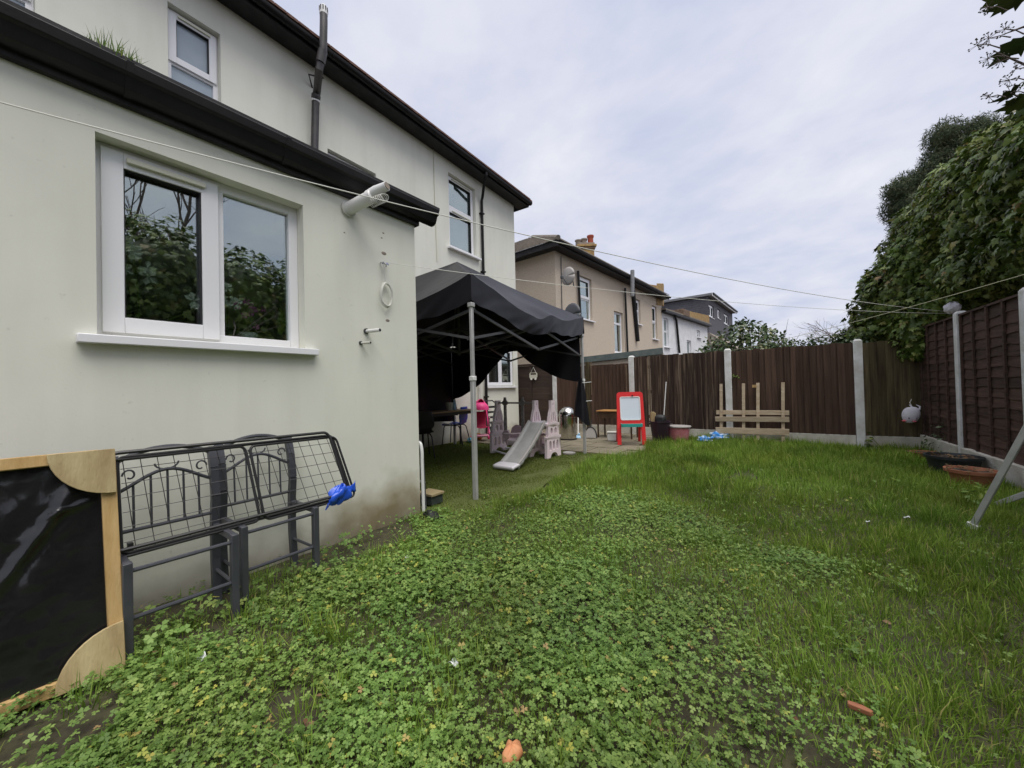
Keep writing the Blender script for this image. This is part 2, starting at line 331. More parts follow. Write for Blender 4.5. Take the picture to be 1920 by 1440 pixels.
mat('toy_grey', (.33, .33, .32), .5, (.40, .40, .39), 5)
mat('toy_greypost', (.24, .22, .205), .55)
mat('toy_white', (.72, .70, .73), .45)
mat('hot_pink', (.78, .03, .20), .5, (.85, .07, .28), 8)
mat('pale_pink', (.75, .30, .42), .5)
mat('magenta', (.42, .01, .07), .6)
mat('blue_plastic', (.018, .06, .45), .4, (.022, .07, .52), 5)
mat('table_top', (.33, .22, .12), .5, (.25, .16, .08), 5, stretch=(1, 6, 1))
mat('dark_metal', (.02, .02, .022), .4)
mat('steel', (.55, .54, .50), .16, metal=1.0)
mat('red_plastic', (.66, .022, .022), .35, (.70, .03, .03), 3)
mat('whiteboard', (.66, .72, .80), .3)
mat('teal_plastic', (.03, .34, .30), .4)
mat('purple_dark', (.030, .014, .026), .45)
mat('pink_clear', (.50, .14, .17), .35, (.60, .25, .27), 6)
mat('table_brown', (.05, .028, .016), .5, (.09, .05, .025), 6)
mat('table_orange', (.42, .21, .07), .5)
mat('pot_black', (.016, .019, .021), .5, (.028, .032, .034), 6)
mat('pot_terracotta', (.30, .105, .05), .75, (.36, .15, .08), 8)
mat('pot_soil', (.05, .035, .025), 1.0, (.11, .085, .06), 30, .8, 40)
mat('plush_white', (.72, .70, .76), .95, (.62, .60, .66), 10, .2, 60)
mat('plush_red', (.55, .12, .14), .9)
mat('bead', (.02, .02, .05), .3)
mat('cord_white', (.66, .66, .60), .7)
mat('cord_yellow', (.45, .44, .30), .7)
mat('cord_blue', (.30, .34, .52), .7)
mat('bag_blue', (.03, .22, .62), .35, (.55, .65, .72), 14, spec=.6, pos=(.45, .6))
mat('litter', (.72, .74, .74), .6)
mat('litter_orange', (.62, .29, .13), .7, (.45, .17, .07), 20)
mat('black_rubber', (.014, .014, .015), .6)
mat('bark', (.10, .085, .07), .95, (.06, .05, .04), 8, .5, 30)
mat('twig', (.15, .12, .11), .9)
mat('dish_grey', (.36, .34, .32), .5)
mat('dish_dark', (.07, .075, .085), .5)
mat('wood_sign', (.62, .60, .50), .7)
mat('orange_plastic', (.75, .26, .04), .5)
mat('cyan_plastic', (.08, .36, .46), .5)
mat('skin_toy', (.55, .36, .25), .6)
mat('green_lid', (.30, .24, .13), .7)
mat('planter_dark', (.035, .045, .042), .6)
mat('flower_white', (.80, .80, .74), .6); mat('flower_pink', (.42, .06, .32), .6); mat('flower_blue', (.35, .55, .72), .6)
mat('interior', (.30, .29, .26), .9)
glassmat('glass', .29); glassmat('glass_far', .30)
leafmat('grass', [(0, (.098, .172, .020)), (.35, (.150, .255, .033)), (.7, (.205, .320, .050)), (.93, (.27, .37, .075)), (1, (.40, .34, .14))], .6, .35, .12, .7, .3)
leafmat('turf_fibre', [(0, (.080, .115, .016)), (.6, (.125, .165, .026)), (1, (.17, .205, .045))], .7, .1, .1, 1.0, .15)
leafmat('cover', [(0, (.088, .160, .032)), (.4, (.148, .248, .056)), (.8, (.212, .325, .084)), (.95, (.270, .380, .105)), (.985, (.42, .42, .08)), (1, (.38, .26, .12))], .48, .3, .25, .9, .35)
leafmat('ivy', [(0, (.042, .072, .012)), (.45, (.085, .135, .022)), (.8, (.145, .200, .040)), (.95, (.22, .255, .065)), (1, (.24, .16, .06))], .4, .15, .35, .8, .35)
leafmat('ivy_shaded', [(0, (.030, .050, .012)), (1, (.07, .10, .025))], .35, .03, .4, 2, .2)  # darker copy of ivy: shaded undersides put into the leaf colour
leafmat('shrub_leaf', [(0, (.035, .065, .02)), (.5, (.06, .105, .035)), (.85, (.11, .155, .06)), (1, (.18, .17, .07))], .35, .2, .6, 1.2, .3)
leafmat('needle', [(0, (.035, .055, .028)), (.6, (.07, .095, .048)), (1, (.13, .13, .07))], .7, .15, .2, .9, .3)
leafmat('weed', [(0, (.10, .19, .035)), (.6, (.17, .28, .06)), (1, (.30, .36, .09))], .5, .3, .3, 1, .2)
leafmat('berry', [(0, (.06, .045, .05)), (1, (.11, .10, .08))], .6, 0, .3, 1, .2)
leafmat('dead_leaf', [(0, (.12, .07, .035)), (.6, (.2, .13, .07)), (1, (.28, .2, .12))], .8, .1, .2, 2, .2)
# ------------------------------------------------------------------ ground
mb = MB(); S_ = 600; mb.add([(-S_, -S_, -.06), (S_, -S_, -.06), (S_, S_, -.06), (-S_, S_, -.06)], [(0, 1, 2, 3)])
struct(mb.build('ground', 'soil', smooth=0))
LX = -2.6        # where the lawn ends and the artificial turf begins
def fence_x(y): return 1.66+.07*(9.6-y)       # the side fence
mb = MB(); mb.grid(90, 170, lambda a, b: (lambda x, y: (x, y, float(hz(x, y)-.022*min(1, max(0, (-2.45-x)/.15))*(y > 2.5))))(-3.1+a*(fence_x(-3+b*12.5)+3.1), -3+b*12.5)); struct(mb.build('lawn_soil', 'lawn_thatch', smooth=180))
mb = MB(); mb.grid(30, 34, lambda a, b: (lambda x, y: (x, y, .012+.006*fb(x, y, 1.2, 5)+max(0, float(hz(x, y)))*(x > -3)))(-6.5+a*(4.02+.06*math.sin(b*9)+.03*math.sin(b*23)), 2.35+b*3.95)); struct(mb.build('artificial_turf', 'turf_mat', smooth=180))
# patio slabs
pat = MB().bx(-6.8, -2.35, 6.0, 9.3, -.05, .012).build('patio', 'patio_mat'); struct(pat)
sme = MB().bx(-.29, .29, -.29, .29, 0, .02).mesh('paving_slab')
for i in range(7):
    for j in range(5):
        o = put('paving_slab', sme, 'patio_mat', pat, bevel=.004); o.location = (-6.45+i*.6+.3*(j % 2), 6.62+j*.6, .008+random.uniform(0, .006)); o.rotation_euler = (random.uniform(-.006, .006), random.uniform(-.006, .006), random.uniform(-.01, .01))
# ------------------------------------------------------------------ windows and walls
def xf(mbld, M):
    if M is not None: mbld.v = [tuple(M @ Vector(p)) for p in mbld.v]
    return mbld
def wallx(mbld, x, y0, y1, z0, z1, holes, depth=.22):
    ys = sorted({y0, y1, *[h[0] for h in holes], *[h[1] for h in holes]}); zs = sorted({z0, z1, *[h[2] for h in holes], *[h[3] for h in holes]})
    for a, b in zip(ys, ys[1:]):
        for c, d in zip(zs, zs[1:]):
            if any(h[0]-1e-6 <= a and b <= h[1]+1e-6 and h[2]-1e-6 <= c and d <= h[3]+1e-6 for h in holes): continue
            mbld.add([(x, a, c), (x, b, c), (x, b, d), (x, a, d)], [(0, 1, 2, 3)])
    for a, b, c, d in holes:
        X = x-depth
        mbld.add([(x, a, c), (x, b, c), (x, b, d), (x, a, d), (X, a, c), (X, b, c), (X, b, d), (X, a, d)], [(0, 1, 5, 4), (1, 2, 6, 5), (2, 3, 7, 6), (3, 0, 4, 7)])
    return mbld
def ring(mbld, x0, x1, y0, y1, z0, z1, t):
    mbld.bx(x0, x1, y0, y0+t, z0, z1).bx(x0, x1, y1-t, y1, z0, z1).bx(x0, x1, y0+t, y1-t, z0, z0+t).bx(x0, x1, y0+t, y1-t, z1-t, z1); return mbld
def window(parent, M, xw, ya, yb, za, zb, lights, recess=.10, glass='glass', sill=True, ft=.055, backing=None, silld=.07):
    """lights: (y0,y1,z0,z1 as fractions, opening sash, vent)"""
    xf0 = xw-recess-.06; xf1 = xw-recess
    f = xf(ring(MB(), xf0, xf1, ya+.001, yb-.001, za+.001, zb-.001, ft), M); H = yb-za; 
    mul = MB()
    for (a, b, c, d, s, vnt) in lights:
        if b < .999: y = ya+(yb-ya)*b; mul.bx(xf0+.004, xf1-.003, y-ft*.55, y+ft*.55, za+(zb-za)*c+ft*.4, za+(zb-za)*d-ft*.4)
        if d < .999: z = za+(zb-za)*d; mul.bx(xf0+.007, xf1-.006, ya+(yb-ya)*a+ft*.4, ya+(yb-ya)*b-ft*.4, z-ft*.55, z+ft*.55)
    xf(mul, M); f.add(mul.v, mul.f)
    win = f.build('window', 'upvc', parent, bevel=.003)
    for (a, b, c, d, s, vnt) in lights:
        y0 = ya+(yb-ya)*a+(ft if a < .001 else ft*.55)-.012; y1 = ya+(yb-ya)*b-(ft if b > .999 else ft*.55)+.012
        z0 = za+(zb-za)*c+(ft if c < .001 else ft*.55)-.012; z1 = za+(zb-za)*d-(ft if d > .999 else ft*.55)+.012
        t = .012
        if s:
            t = .06*ft/.055; e_ = .022
            xf(ring(MB(), xf1+.001, xf1+.022, y0-e_, y1+e_, z0-e_, z1+e_, t+e_), M).build('sash', 'upvc', win, bevel=.003)
        xf(MB().bx(xf0+.02, xf0+.028, y0+t*.9, y1-t*.9, z0+t*.9, z1-t*.9), M).build('pane', glass, win, smooth=0)
        if t > .02: xf(ring(MB(), xf0+.03, xf1+.012, y0+t, y1-t, z0+t, z1-t, .006), M).build('gasket', 'black_rubber', win)
        if vnt:
            xx = xf1+(.024 if s else .001); zt = z1-t*.25
            xf(MB().bx(xx, xx+.022, y0+(y1-y0)*.16, y1-(y1-y0)*.10, zt-.02, zt+.008), M).build('trickle_vent', 'vent', win, bevel=.003)
    if backing: xf(MB().bx(xf0-.06, xf0-.05, ya+.01, yb-.01, za+.01, zb-.01), M).build('net_curtain', backing, win)
    if sill: xf(MB().bx(xf1-.002, xw+silld, ya-.075, yb+.075, za-.05, za-.004), M).build('sill', 'upvc', win, bevel=.004)
    return win
# ------------------------------------------------------------------ the cream house
XE, YE = -2.98, 2.43
house = thing('house', 'cream rendered two-storey house with a single-storey extension and black gutters', 'house', (-6.3, 4, 0), world=True)
# extension
kw = (PX(178, 247, XE)[1], PX(568, 385, XE)[1], 1.545, 2.64)
wm = wallx(MB(), XE, -4, YE, -.1, 2.86, [kw])
wm.add([(XE, YE, -.1), (-6.5, YE, -.1), (-6.5, YE, 2.86), (XE, YE, 2.86)], [(0, 1, 2, 3)])
wm.add([(XE, -4, -.1), (-6.5, -4, -.1), (-6.5, -4, 2.86), (XE, -4, 2.86)], [(0, 1, 2, 3)])
wm.build('extension_wall', 'render', house, smooth=0)
kwin = window(house, None, XE, *kw, [(0, .525, 0, 1, 1, 1), (.525, 1, 0, 1, 0, 0)], ft=.062, silld=.06)
MB().bx(XE-.5, XE-.165, kw[0]-.05, kw[1]+.05, kw[2]-.06, kw[2]+.002).build('window_board', 'upvc', kwin)
MB().bx(XE-.06, XE+.035, -4, YE+.035, 2.83, 2.99).build('fascia', 'fascia_black', house, bevel=.004)
MB().bx(-6.4, XE-.065, YE-.06, YE+.03, 2.832, 2.99).build('fascia', 'fascia_black', house, bevel=.004)
prof = [(.036, 2.868), (.075, 2.868), (.105, 2.885), (.118, 2.915), (.128, 2.945), (.150, 2.955), (.160, 3.005), (.150, 3.012), (.036, 3.012)]
MB().prism([(x, z) for x, z in prof], (XE, -4, 0), (1, 0, 0), (0, 0, 1), -(YE+.19+4)).build('gutter', 'black_plastic', house, bevel=.003)
for k in range(5): MB().prism([(x*1.03-.001, 2.94+(z-2.94)*1.08) for x, z in prof], (XE, -1.2+k*.8, 0), (1, 0, 0), (0, 0, 1), -.03).build('gutter_bracket', 'black_plastic', house)
MB().prism([(.13, 3.014), (.13, 3.045), (-3.6, 3.36), (-3.6, 3.30)], (XE, -4, 0), (1, 0, 0), (0, 0, 1), -(YE+.22+4)).build('extension_roof', 'fascia_black', house)
# main block, turned a little from the extension
MH = Matrix.Translation((-6.053, 0, 0)) @ Matrix.Rotation(.05, 4, 'Z'); MHi = np.array(MH.inverted())
def HL(u, v, xo=0.0, Mi=MHi):
    o = Mi[:3, :3] @ CAM+Mi[:3, 3]; d = Mi[:3, :3] @ ray(u, v); t = (xo-o[0])/d[0]; return (o+t*d)[1:]
YC = float(HL(963, 385)[0]); ZE = 6.55
w1 = (HL(314, 5)[0], HL(413, 62)[0], 4.6, HL(365, 34)[1])
w0 = (-.75, HL(66, 15)[0], 4.2, w1[3])
w2 = (HL(614, 277)[0], HL(705, 325)[0], 3.7, HL(660, 302)[1])
w3 = (HL(840, 323)[0], HL(891, 355)[0], HL(843, 463)[1], HL(866, 339)[1])
w4 = (HL(914, 722)[0], HL(964, 722)[0]-.02, HL(940, 724)[1], HL(958, 655)[1])
wm = wallx(MB(), 0, -8, YC, -.1, ZE+.1, [w0, w1, w2, w3, w4])
wm.add([(0, YC, -.1), (-8, YC, -.1), (-8, YC, ZE+.1), (0, YC, ZE+.1)], [(0, 1, 2, 3)]).add([(0, -8, -.1), (-8, -8, -.1), (-8, -8, ZE+.1), (0, -8, ZE+.1)], [(0, 1, 2, 3)]).add([(-8, -8, -.1), (-8, YC, -.1), (-8, YC, ZE+.1), (-8, -8, ZE+.1)], [(0, 1, 2, 3)])
xf(wm, MH).build('wall', 'render', house, smooth=0)
two = [(0, 1, 0, .56, 0, 0), (0, 1, .56, 1, 1, 1)]
for ww, lg, gl_ in ((w0, two, 'frosted_sky'), (w1, two, 'frosted_sky'), (w2, two, 'frosted_sky')): window(house, MH, 0, *ww, lg, glass=gl_)
window(house, MH, 0, *w3, [(0, 1, 0, .55, 1, 1), (0, 1, .55, 1, 1, 1)], glass='glass_far', backing='net', silld=.1)
window(house, MH, 0, *w4, [(0, .5, 0, 1, 1, 0), (.5, 1, 0, 1, 1, 0)], glass='glass', recess=.05, backing=None)
xf(MB().bx(-.03, .30, -8, YC+.30, ZE+.0, ZE+.03), MH).build('soffit', 'fascia_black', house)
xf(MB().bx(.30, .325, -8, YC+.325, ZE-.02, ZE+.17), MH).build('fascia', 'fascia_black', house, bevel=.004)
xf(MB().bx(-8, .298, YC+.30, YC+.325, ZE-.02, ZE+.17), MH).build('fascia', 'fascia_black', house, bevel=.004)
gp = [(.326, 0.02)]+[(.386+.062*math.cos(math.radians(t)), .085+.075*math.sin(math.radians(t))) for t in range(180, 361, 20)]+[(.326, .095)]
xf(MB().prism(gp, (0, -8, ZE), (1, 0, 0), (0, 0, 1), -(YC+.33+8)), MH).build('gutter', 'black_plastic', house)
for k in range(12): xf(MB().prism([(x, z-.006 if z < .08 else z) for x, z in gp], (0.002, -.6+k*.75, ZE), (1, 0, 0), (0, 0, 1), -.035), MH).build('gutter_bracket', 'black_plastic', house)
e0, e1, e2 = .40, YC+.40, ZE+.15; rz_ = e2+4.4*math.tan(math.radians(33))
rm = MB(); nrow = 16
for k in range(nrow):     # roof in lapped courses
    a, b = k/nrow, (k+1)/nrow
    x0, x1 = e0-4.4*a, e0-4.4*b; z0, z1 = e2+(rz_-e2)*a, e2+(rz_-e2)*b; ya, yb = e1-4.4*a, e1-4.4*b
    rm.add([(x0, -8, z0+.03), (x0, ya, z0+.03), (x1, yb, z1), (x1, -8, z1), (x0, -8, z0-.01), (x0, ya, z0-.01)], [(0, 1, 2, 3), (4, 5, 1, 0)])
    rm.add([(x0, ya, z0+.03), (-8.8+4.4*a, ya, z0+.03), (-8.8+4.4*b, yb, z1), (x1, yb, z1), (x0, ya, z0-.01), (-8.8+4.4*a, ya, z0-.01)], [(0, 1, 2, 3), (4, 5, 1, 0)])
    rm.add([(-8.4+4.4*a, -8, z0+.03), (-8.4+4.4*a, ya, z0+.03), (-8.4+4.4*b, yb, z1), (-8.4+4.4*b, -8, z1)], [(0, 1, 2, 3)])
xf(rm, MH).build('roof', 'rooftile', house, smooth=0)
for k in range(60):       # tile ends over the gutter
    xf(MB().bx(.16, .425, e1-.30-k*.165, e1-.30-k*.165+.158, e2-.012+.02*(k % 2)*.3, e2+.028), MH).build('tile', 'rooftile', house)
# downpipe with swan neck, soil pipe with cowl, cable
dy = HL(905, 440, .06)[0]
xf(MB().tube([(.385, dy-.22, ZE+.02), (.385, dy-.22, ZE-.05), (.30, dy-.18, ZE-.14), (.10, dy-.02, ZE-.42), (.055, dy, ZE-.5), (.055, dy, 0)], .036, 10), MH).build('downpipe', 'black_plastic', house)
for z in (5.7, 4.2, 2.6, 1.0): xf(MB().bx(-.0, .10, dy-.055, dy+.055, z, z+.035), MH).build('pipe_clip', 'black_plastic', house, bevel=.004)
d2 = HL(899, 760, .04)[0]
xf(MB().tube([(.05, d2, 2.6), (.05, d2, 0)], .03, 8), MH).build('waste_pipe', 'dirty_white', house)
sp = [HL(590, 275, .12), HL(592, 185, .12)]; sq = [HL(600, 128, .52), HL(606, 92, .56), HL(607, 40, .56)]
pp = [(.12, sp[0][0], 2.9), (.12, sp[0][0], sp[0][1]), (.12, sp[1][0], sp[1][1]), (.16, sp[1][0]+.0, sp[1][1]+.1), (.5, sq[0][0], sq[0][1]), (.56, sq[1][0], sq[1][1]), (.56, sq[2][0], sq[2][1]), (.56, sq[2][0], sq[2][1]+.1)]
spipe = xf(MB().tube(pp, .056, 14), MH).build('soil_pipe', 'soil_pipe', house)
for a, b in ((pp[1], pp[2]),): xf(MB().tube([lerp(a, b, .92), lerp(a, b, .97)], .064, 14), MH).build('pipe_collar', 'white_plastic', spipe)
for a, b in ((pp[2], lerp(pp[2], pp[4], .12)), (lerp(pp[4], pp[5], .3), lerp(pp[4], pp[5], .9))): xf(MB().tube([a, b], .067, 14), MH).build('pipe_socket', 'soil_pipe', spipe)
tp = pp[-1]
xf(MB().tube([tp, (tp[0], tp[1], tp[2]+.02), (tp[0], tp[1], tp[2]+.12), (tp[0], tp[1], tp[2]+.15)], [.058, .06, .055, .03], 14), MH).build('pipe_cowl', 'white_plastic', spipe)
for k in range(10):
    t = 2*math.pi*k/10; xf(MB().bx(tp[0]+.058*math.cos(t)-.005, tp[0]+.058*math.cos(t)+.005, tp[1]+.058*math.sin(t)-.005, tp[1]+.058*math.sin(t)+.005, tp[2]+.04, tp[2]+.11), MH).build('cowl_slot', 'black_rubber', spipe)
bx_ = HL(580, 140, .1); xf(MB().tube([(0, bx_[0]+.1, bx_[1]-.1), (.12, bx_[0]-.02, bx_[1]-.02), (.2, bx_[0]+.18, bx_[1]+.02)], .014, 6), MH).build('pipe_bracket', 'soil_pipe', spipe)
c0 = HL(812, 285); c1 = HL(819, 490)
xf(MB().tube([(.012, c0[0], ZE), (.012, c0[0]+.01, (c0[1]+c1[1])/2), (.012, c1[0], c1[1])], .009, 6), MH).build('cable', 'vent', house)
# ------------------------------------------------------------------ fences
FY = 9.25
fence = thing('closeboard_fence', 'dark brown vertical-board fence with white concrete posts behind the lawn', 'fence', (-1, FY, 0), world=True)
PXS = [PY(1041, 690, FY)[0], PY(1186, 720, FY)[0], PY(1366, 700, FY)[0], PY(1610, 720, FY)[0]]
for i, x in enumerate(PXS):
    zt = 1.93 if i else 1.86
    p = MB().bx(x-.062, x+.062, FY-.075, FY+.05, -.05, zt-.02); v = p.v
    p.add([(x-.062, FY-.075, zt-.02), (x+.062, FY-.075, zt-.02), (x+.062, FY+.05, zt-.02), (x-.062, FY+.05, zt-.02), (x-.035, FY-.05, zt+.012), (x+.035, FY-.05, zt+.012), (x+.035, FY+.025, zt+.012), (x-.035, FY+.025, zt+.012)], [(4, 5, 6, 7), (0, 1, 5, 4), (1, 2, 6, 5), (2, 3, 7, 6), (3, 0, 4, 7)])
    o = p.build('post', 'post_white', fence, bevel=.006)
bw = .104
bme = MB().add([(-.064, -.016, 0), (.064, .008, 0), (.064, .016, 0), (-.064, .012, 0), (-.064, -.016, 1), (.064, .008, 1), (.064, .016, 1), (-.064, .012, 1)], [(0, 3, 2, 1), (4, 5, 6, 7), (0, 1, 5, 4), (1, 2, 6, 5), (2, 3, 7, 6), (3, 0, 4, 7)])
bmes = {k: bme.mesh('board', 0) for k in ('fence_brown', 'fence_worn', 'fence_moss', 'fence_pale')}
CORN = (1.66, 9.32)
def bay(xa, xb, ya, yb, z0, z1, mname, pale=()):
    n = max(2, int(round((xb-xa)/bw))); ang = math.atan2(yb-ya, xb-xa)
    for k in range(n):
        t = (k+.5)/n; mk = 'fence_pale' if k in pale else mname
        o = put('board', bmes[mk], mk, fence)
        if mk == 'fence_pale': o.scale = (.28, 1, 1)
        o.matrix_parent_inverse = WORLDROOT[fence.name]
        sx = (xb-xa)/n/bw*(.28 if mk == 'fence_pale' else 1)
        o.location = (xa+(xb-xa)*t, ya+(yb-ya)*t-.03+random.uniform(-.004, .004), z0); o.rotation_euler = (random.uniform(-.004, .004), random.uniform(-.006, .006), ang+random.uniform(-.03, .03)); o.scale = (sx, 1, (z1-z0)+random.uniform(-.012, .012))
    for z in (z0+.25, (z0+z1)/2, z1-.25):
        MB().bar((xa, ya+.03, z), (xb, yb+.03, z), .05, .07).build('rail', 'fence_brown', fence)
GB = .215
bay(PXS[0]+.06, PXS[1]-.06, FY, FY, GB+.02, 1.76, 'fence_brown')
bay(PXS[1]+.06, PXS[2]-.06, FY, FY, GB, 1.90, 'fence_worn', pale=(3,))
bay(PXS[2]+.06, PXS[3]-.06, FY, FY, GB, 1.89, 'fence_brown')
bay(PXS[3]+.06, CORN[0]-.02, FY, CORN[1], GB, 1.87, 'fence_moss')
for i in range(3): MB().bx(PXS[i]+.064, PXS[i+1]-.064, FY-.04, FY+.01, -.05, GB-.004).build('gravel_board', 'gravel_board', fence, bevel=.006)
MB().bar((PXS[3]+.064, FY-.01, .08), (CORN[0], CORN[1]-.01, .08), .05, .26).build('gravel_board', 'gravel_board', fence, bevel=.006)
x_ = PY(1103, 760, FY-.1)[0]; MB().bx(x_-.05, x_+.05, FY-.11, FY-.04, 0, 1.86).build('wooden_post', 'fence_moss', fence, bevel=.004)
for u, za, zb in ((1110, 1.0, 1.85), (1176, .95, 1.72), (1216, .75, 1.86), (1098, .6, 1.5)):
    x_ = PY(u, 760, FY-.06)[0]; MB().bx(x_-.012, x_+.012, FY-.066, FY-.048, za, zb).build('bare_strip', 'fence_pale', fence)
# gate
gx0, gx1 = PY(966, 720, FY-.02)[0]-.25, PXS[0]-.09
gate = thing('gate', 'dark brown boarded garden gate between the house corner and a white post', 'gate', ((gx0+gx1)/2, FY, 0), world=True)
ng = 11
for k in range(ng):
    z = .08+k*1.78/ng; MB().bx(gx0, gx1, FY-.02-.006*(k % 2), FY+.01, z, z+1.78/ng-.001).build('board', 'gate_brown', gate)
for x in (gx0+.03, (gx0+gx1)/2+.06, gx1-.03): MB().bx(x-.03, x+.03, FY-.055, FY-.028, .06, 1.86).build('batten', 'gate_brown', gate)
MB().bx(gx0, gx1, FY-.06, FY-.0285, 1.862, 1.92).build('top_rail', 'gate_brown', gate)
MB().tube([(gx1-.1, FY-.06, .98), (gx1-.02, FY-.09, 1.0), (gx1-.0, FY-.1, .99)], .012, 6).build('latch', 'black_plastic', gate)
sg = PY(1000, 704, FY-.08); sgn = thing('van_sign', 'small cream wooden camper-van shaped sign hanging on the gate', 'sign', sg, world=True)
s0 = Vector(sg)
MB().holed(rrect(-.135, -.085, .135, .085, .05), [rrect(-.10, .02, .10, .068, .012)], s0, (1, 0, 0), (0, 0, 1), .012).build('body', 'wood_sign', sgn)
for x in (-.07, .075): MB().tube([s0+Vector((x, -.012, -.10)), s0+Vector((x, .012, -.10))], .033, 14).build('wheel', 'flower_white', sgn)
MB().tube([s0+Vector((-.09, 0, .08)), s0+Vector((0, .01, .24)), s0+Vector((.09, 0, .08))], .006, 5).build('string', 'cord_white', sgn)
# side fence of lapped boards
lap = thing('lap_fence', 'brown overlapping-board fence with white posts along the side under the ivy', 'fence', (1.9, 7, 0), world=True)
sdir = Vector((.07, -1, 0)).normalized(); c0_ = Vector((CORN[0]+.02, CORN[1]+.05, 0)); nrm = Vector((-1, -.07, 0)).normalized()
dists = [0, 1.55, 3.13, 4.8, 6.45, 8.1, 9.75, 11.4]
LZ = 2.08
for i, d in enumerate(dists):
    if i == 0: continue
    p = c0_+sdir*d
    MB().bar(p+Vector((0, 0, -.05)), p+Vector((0, 0, LZ)), .10, .12, up=nrm).bar(p+Vector((0, 0, LZ)), p+Vector((0, 0, LZ+.03)), .10, .12, up=nrm, w2=.05, h2=.07).build('post', 'post_white', lap, bevel=.005)
    MB().bar(c0_+sdir*(dists[i-1]+.06)+nrm*.035+Vector((0, 0, .10)), p-sdir*.06+nrm*.035+Vector((0, 0, .10)), .07, .32).build('gravel_board', 'gravel_board', lap, bevel=.006)
for i in range(len(dists)-1):
    a = c0_+sdir*(dists[i]+.06); b = c0_+sdir*(dists[i+1]-.06); nb = 15; z0, z1 = .255, LZ-.06
    for k in range(nb):
        zz = z0+(z1-z0)*k/nb; hh = (z1-z0)/nb*1.22; m = MB(); sg_ = 10; ph = random.uniform(0, 9)
        vs = []
        for j in range(sg_+1):
            p = a.lerp(b, j/sg_); wv = .010*math.sin(j*1.1+ph)+random.uniform(-.005, .005)
            for (off, zo) in ((.022, wv), (.008, hh), (0, hh), (.012, wv)): q = p+nrm*off; vs.append((q.x, q.y, zz+zo))
        fs = [(j*4+c, j*4+(c+1) % 4, j*4+4+(c+1) % 4, j*4+4+c) for j in range(sg_) for c in range(4)]+[(0, 1, 2, 3), (sg_*4+3, sg_*4+2, sg_*4+1, sg_*4)]
        m.add(vs, fs).build('lap_board', 'lap_brown', lap, smooth=0)
    for t in (.02, .25, .5, .75, .98):
        p = a.lerp(b, t)+nrm*.032; MB().bar(p+Vector((0, 0, .265)), p+Vector((0, 0, LZ-.02)), .035, .02, up=nrm).build('batten', 'lap_brown', lap)
    MB().bar(a+nrm*.012+Vector((0, 0, LZ-.03)), b+nrm*.012+Vector((0, 0, LZ-.03)), .06, .025).build('capping', 'lap_brown', lap)
# ------------------------------------------------------------------ neighbours: pebbledashed house
def frame2(A, B):
    A = Vector(A); B = Vector(B); M = Matrix.Translation((A.x, A.y, 0)) @ Matrix.Rotation(-math.atan2(B.x-A.x, B.y-A.y), 4, 'Z'); return M, np.array(M.inverted()), math.hypot(B.x-A.x, B.y-A.y)
ZT = 6.1
dA = ray(1040, 470); A_ = CAM+dA*(ZT-CAMH)/dA[2]; dB = ray(1240, 563); B_ = CAM+dB*(ZT-CAMH)/dB[2]
MT, MTi, LT = frame2(A_, B_)
def TL(u, v, xo=0.0): return HL(u, v, xo, MTi)
tan = thing('house', 'beige pebbledashed house with tiled hipped roof behind the fence', 'house', tuple(MT @ Vector((-3, LT/2, 0))), world=True)
ta = (TL(1088, 560)[0], TL(1110, 560)[0], TL(1100, 600)[1], TL(1098, 520)[1])
tb = (TL(1152, 620)[0], TL(1169, 620)[0], TL(1160, 662)[1], TL(1160, 585)[1])
tcw = (TL(1192, 590)[0], TL(1201, 590)[0], TL(1197, 608)[1], TL(1197, 562)[1])
td = (TL(1223, 600)[0], TL(1232, 600)[0], TL(1228, 636)[1], TL(1228, 574)[1])
wm = wallx(MB(), 0, 0, LT, 0, ZT+.05, [ta, tb, tcw, td], .2)
for q in ([(0, 0), (-8, 0)], [(0, LT), (-8, LT)], [(-8, 0), (-8, LT)]): wm.add([(q[0][0], q[0][1], 0), (q[1][0], q[1][1], 0), (q[1][0], q[1][1], ZT+.05), (q[0][0], q[0][1], ZT+.05)], [(0, 1, 2, 3)])
xf(wm, MT).build('wall', 'pebbledash', tan, smooth=0)
for ww in (ta, tcw, td): window(tan, MT, 0, *ww, [(0, 1, 0, .5, 0, 0), (0, 1, .5, 1, 1, 0)], glass='glass_far', backing='net', silld=.1, ft=.08)
window(tan, MT, 0, *tb, [(0, 1, 0, .72, 0, 0), (0, 1, .72, 1, 0, 0)], glass='glass_far', backing=None, silld=.1, ft=.09)
xf(MB().bx(-.02, .38, -.38, LT+.1, ZT, ZT+.03), MT).build('soffit', 'fascia_black', tan)
xf(MB().bx(-8, -.02, -.38, -.0, ZT, ZT+.03), MT).build('soffit', 'fascia_black', tan)
xf(MB().bx(.38, .41, -.41, LT+.1, ZT-.02, ZT+.2), MT).build('fascia', 'fascia_black', tan)
xf(MB().bx(-8, .378, -.41, -.38, ZT-.02, ZT+.2), MT).build('fascia', 'fascia_black', tan)
xf(MB().prism(gp, (.085, -.42, ZT+.02), (1, 0, 0), (0, 0, 1), -(LT+.5)), MT).build('gutter', 'black_plastic', tan)
rm = MB(); rm.add([(.46, -.46, ZT+.18), (-8.9, -.46, ZT+.18), (-4.7, 3.74, ZT+.18+4.2*math.tan(math.radians(30))), (-3.74, 3.74, ZT+.18+4.2*math.tan(math.radians(30)))], [(0, 1, 2, 3)]); nrow = 26; hp = 4.2; rise = hp*math.tan(math.radians(30)); e0, ya0, e2 = .46, -.46, ZT+.2
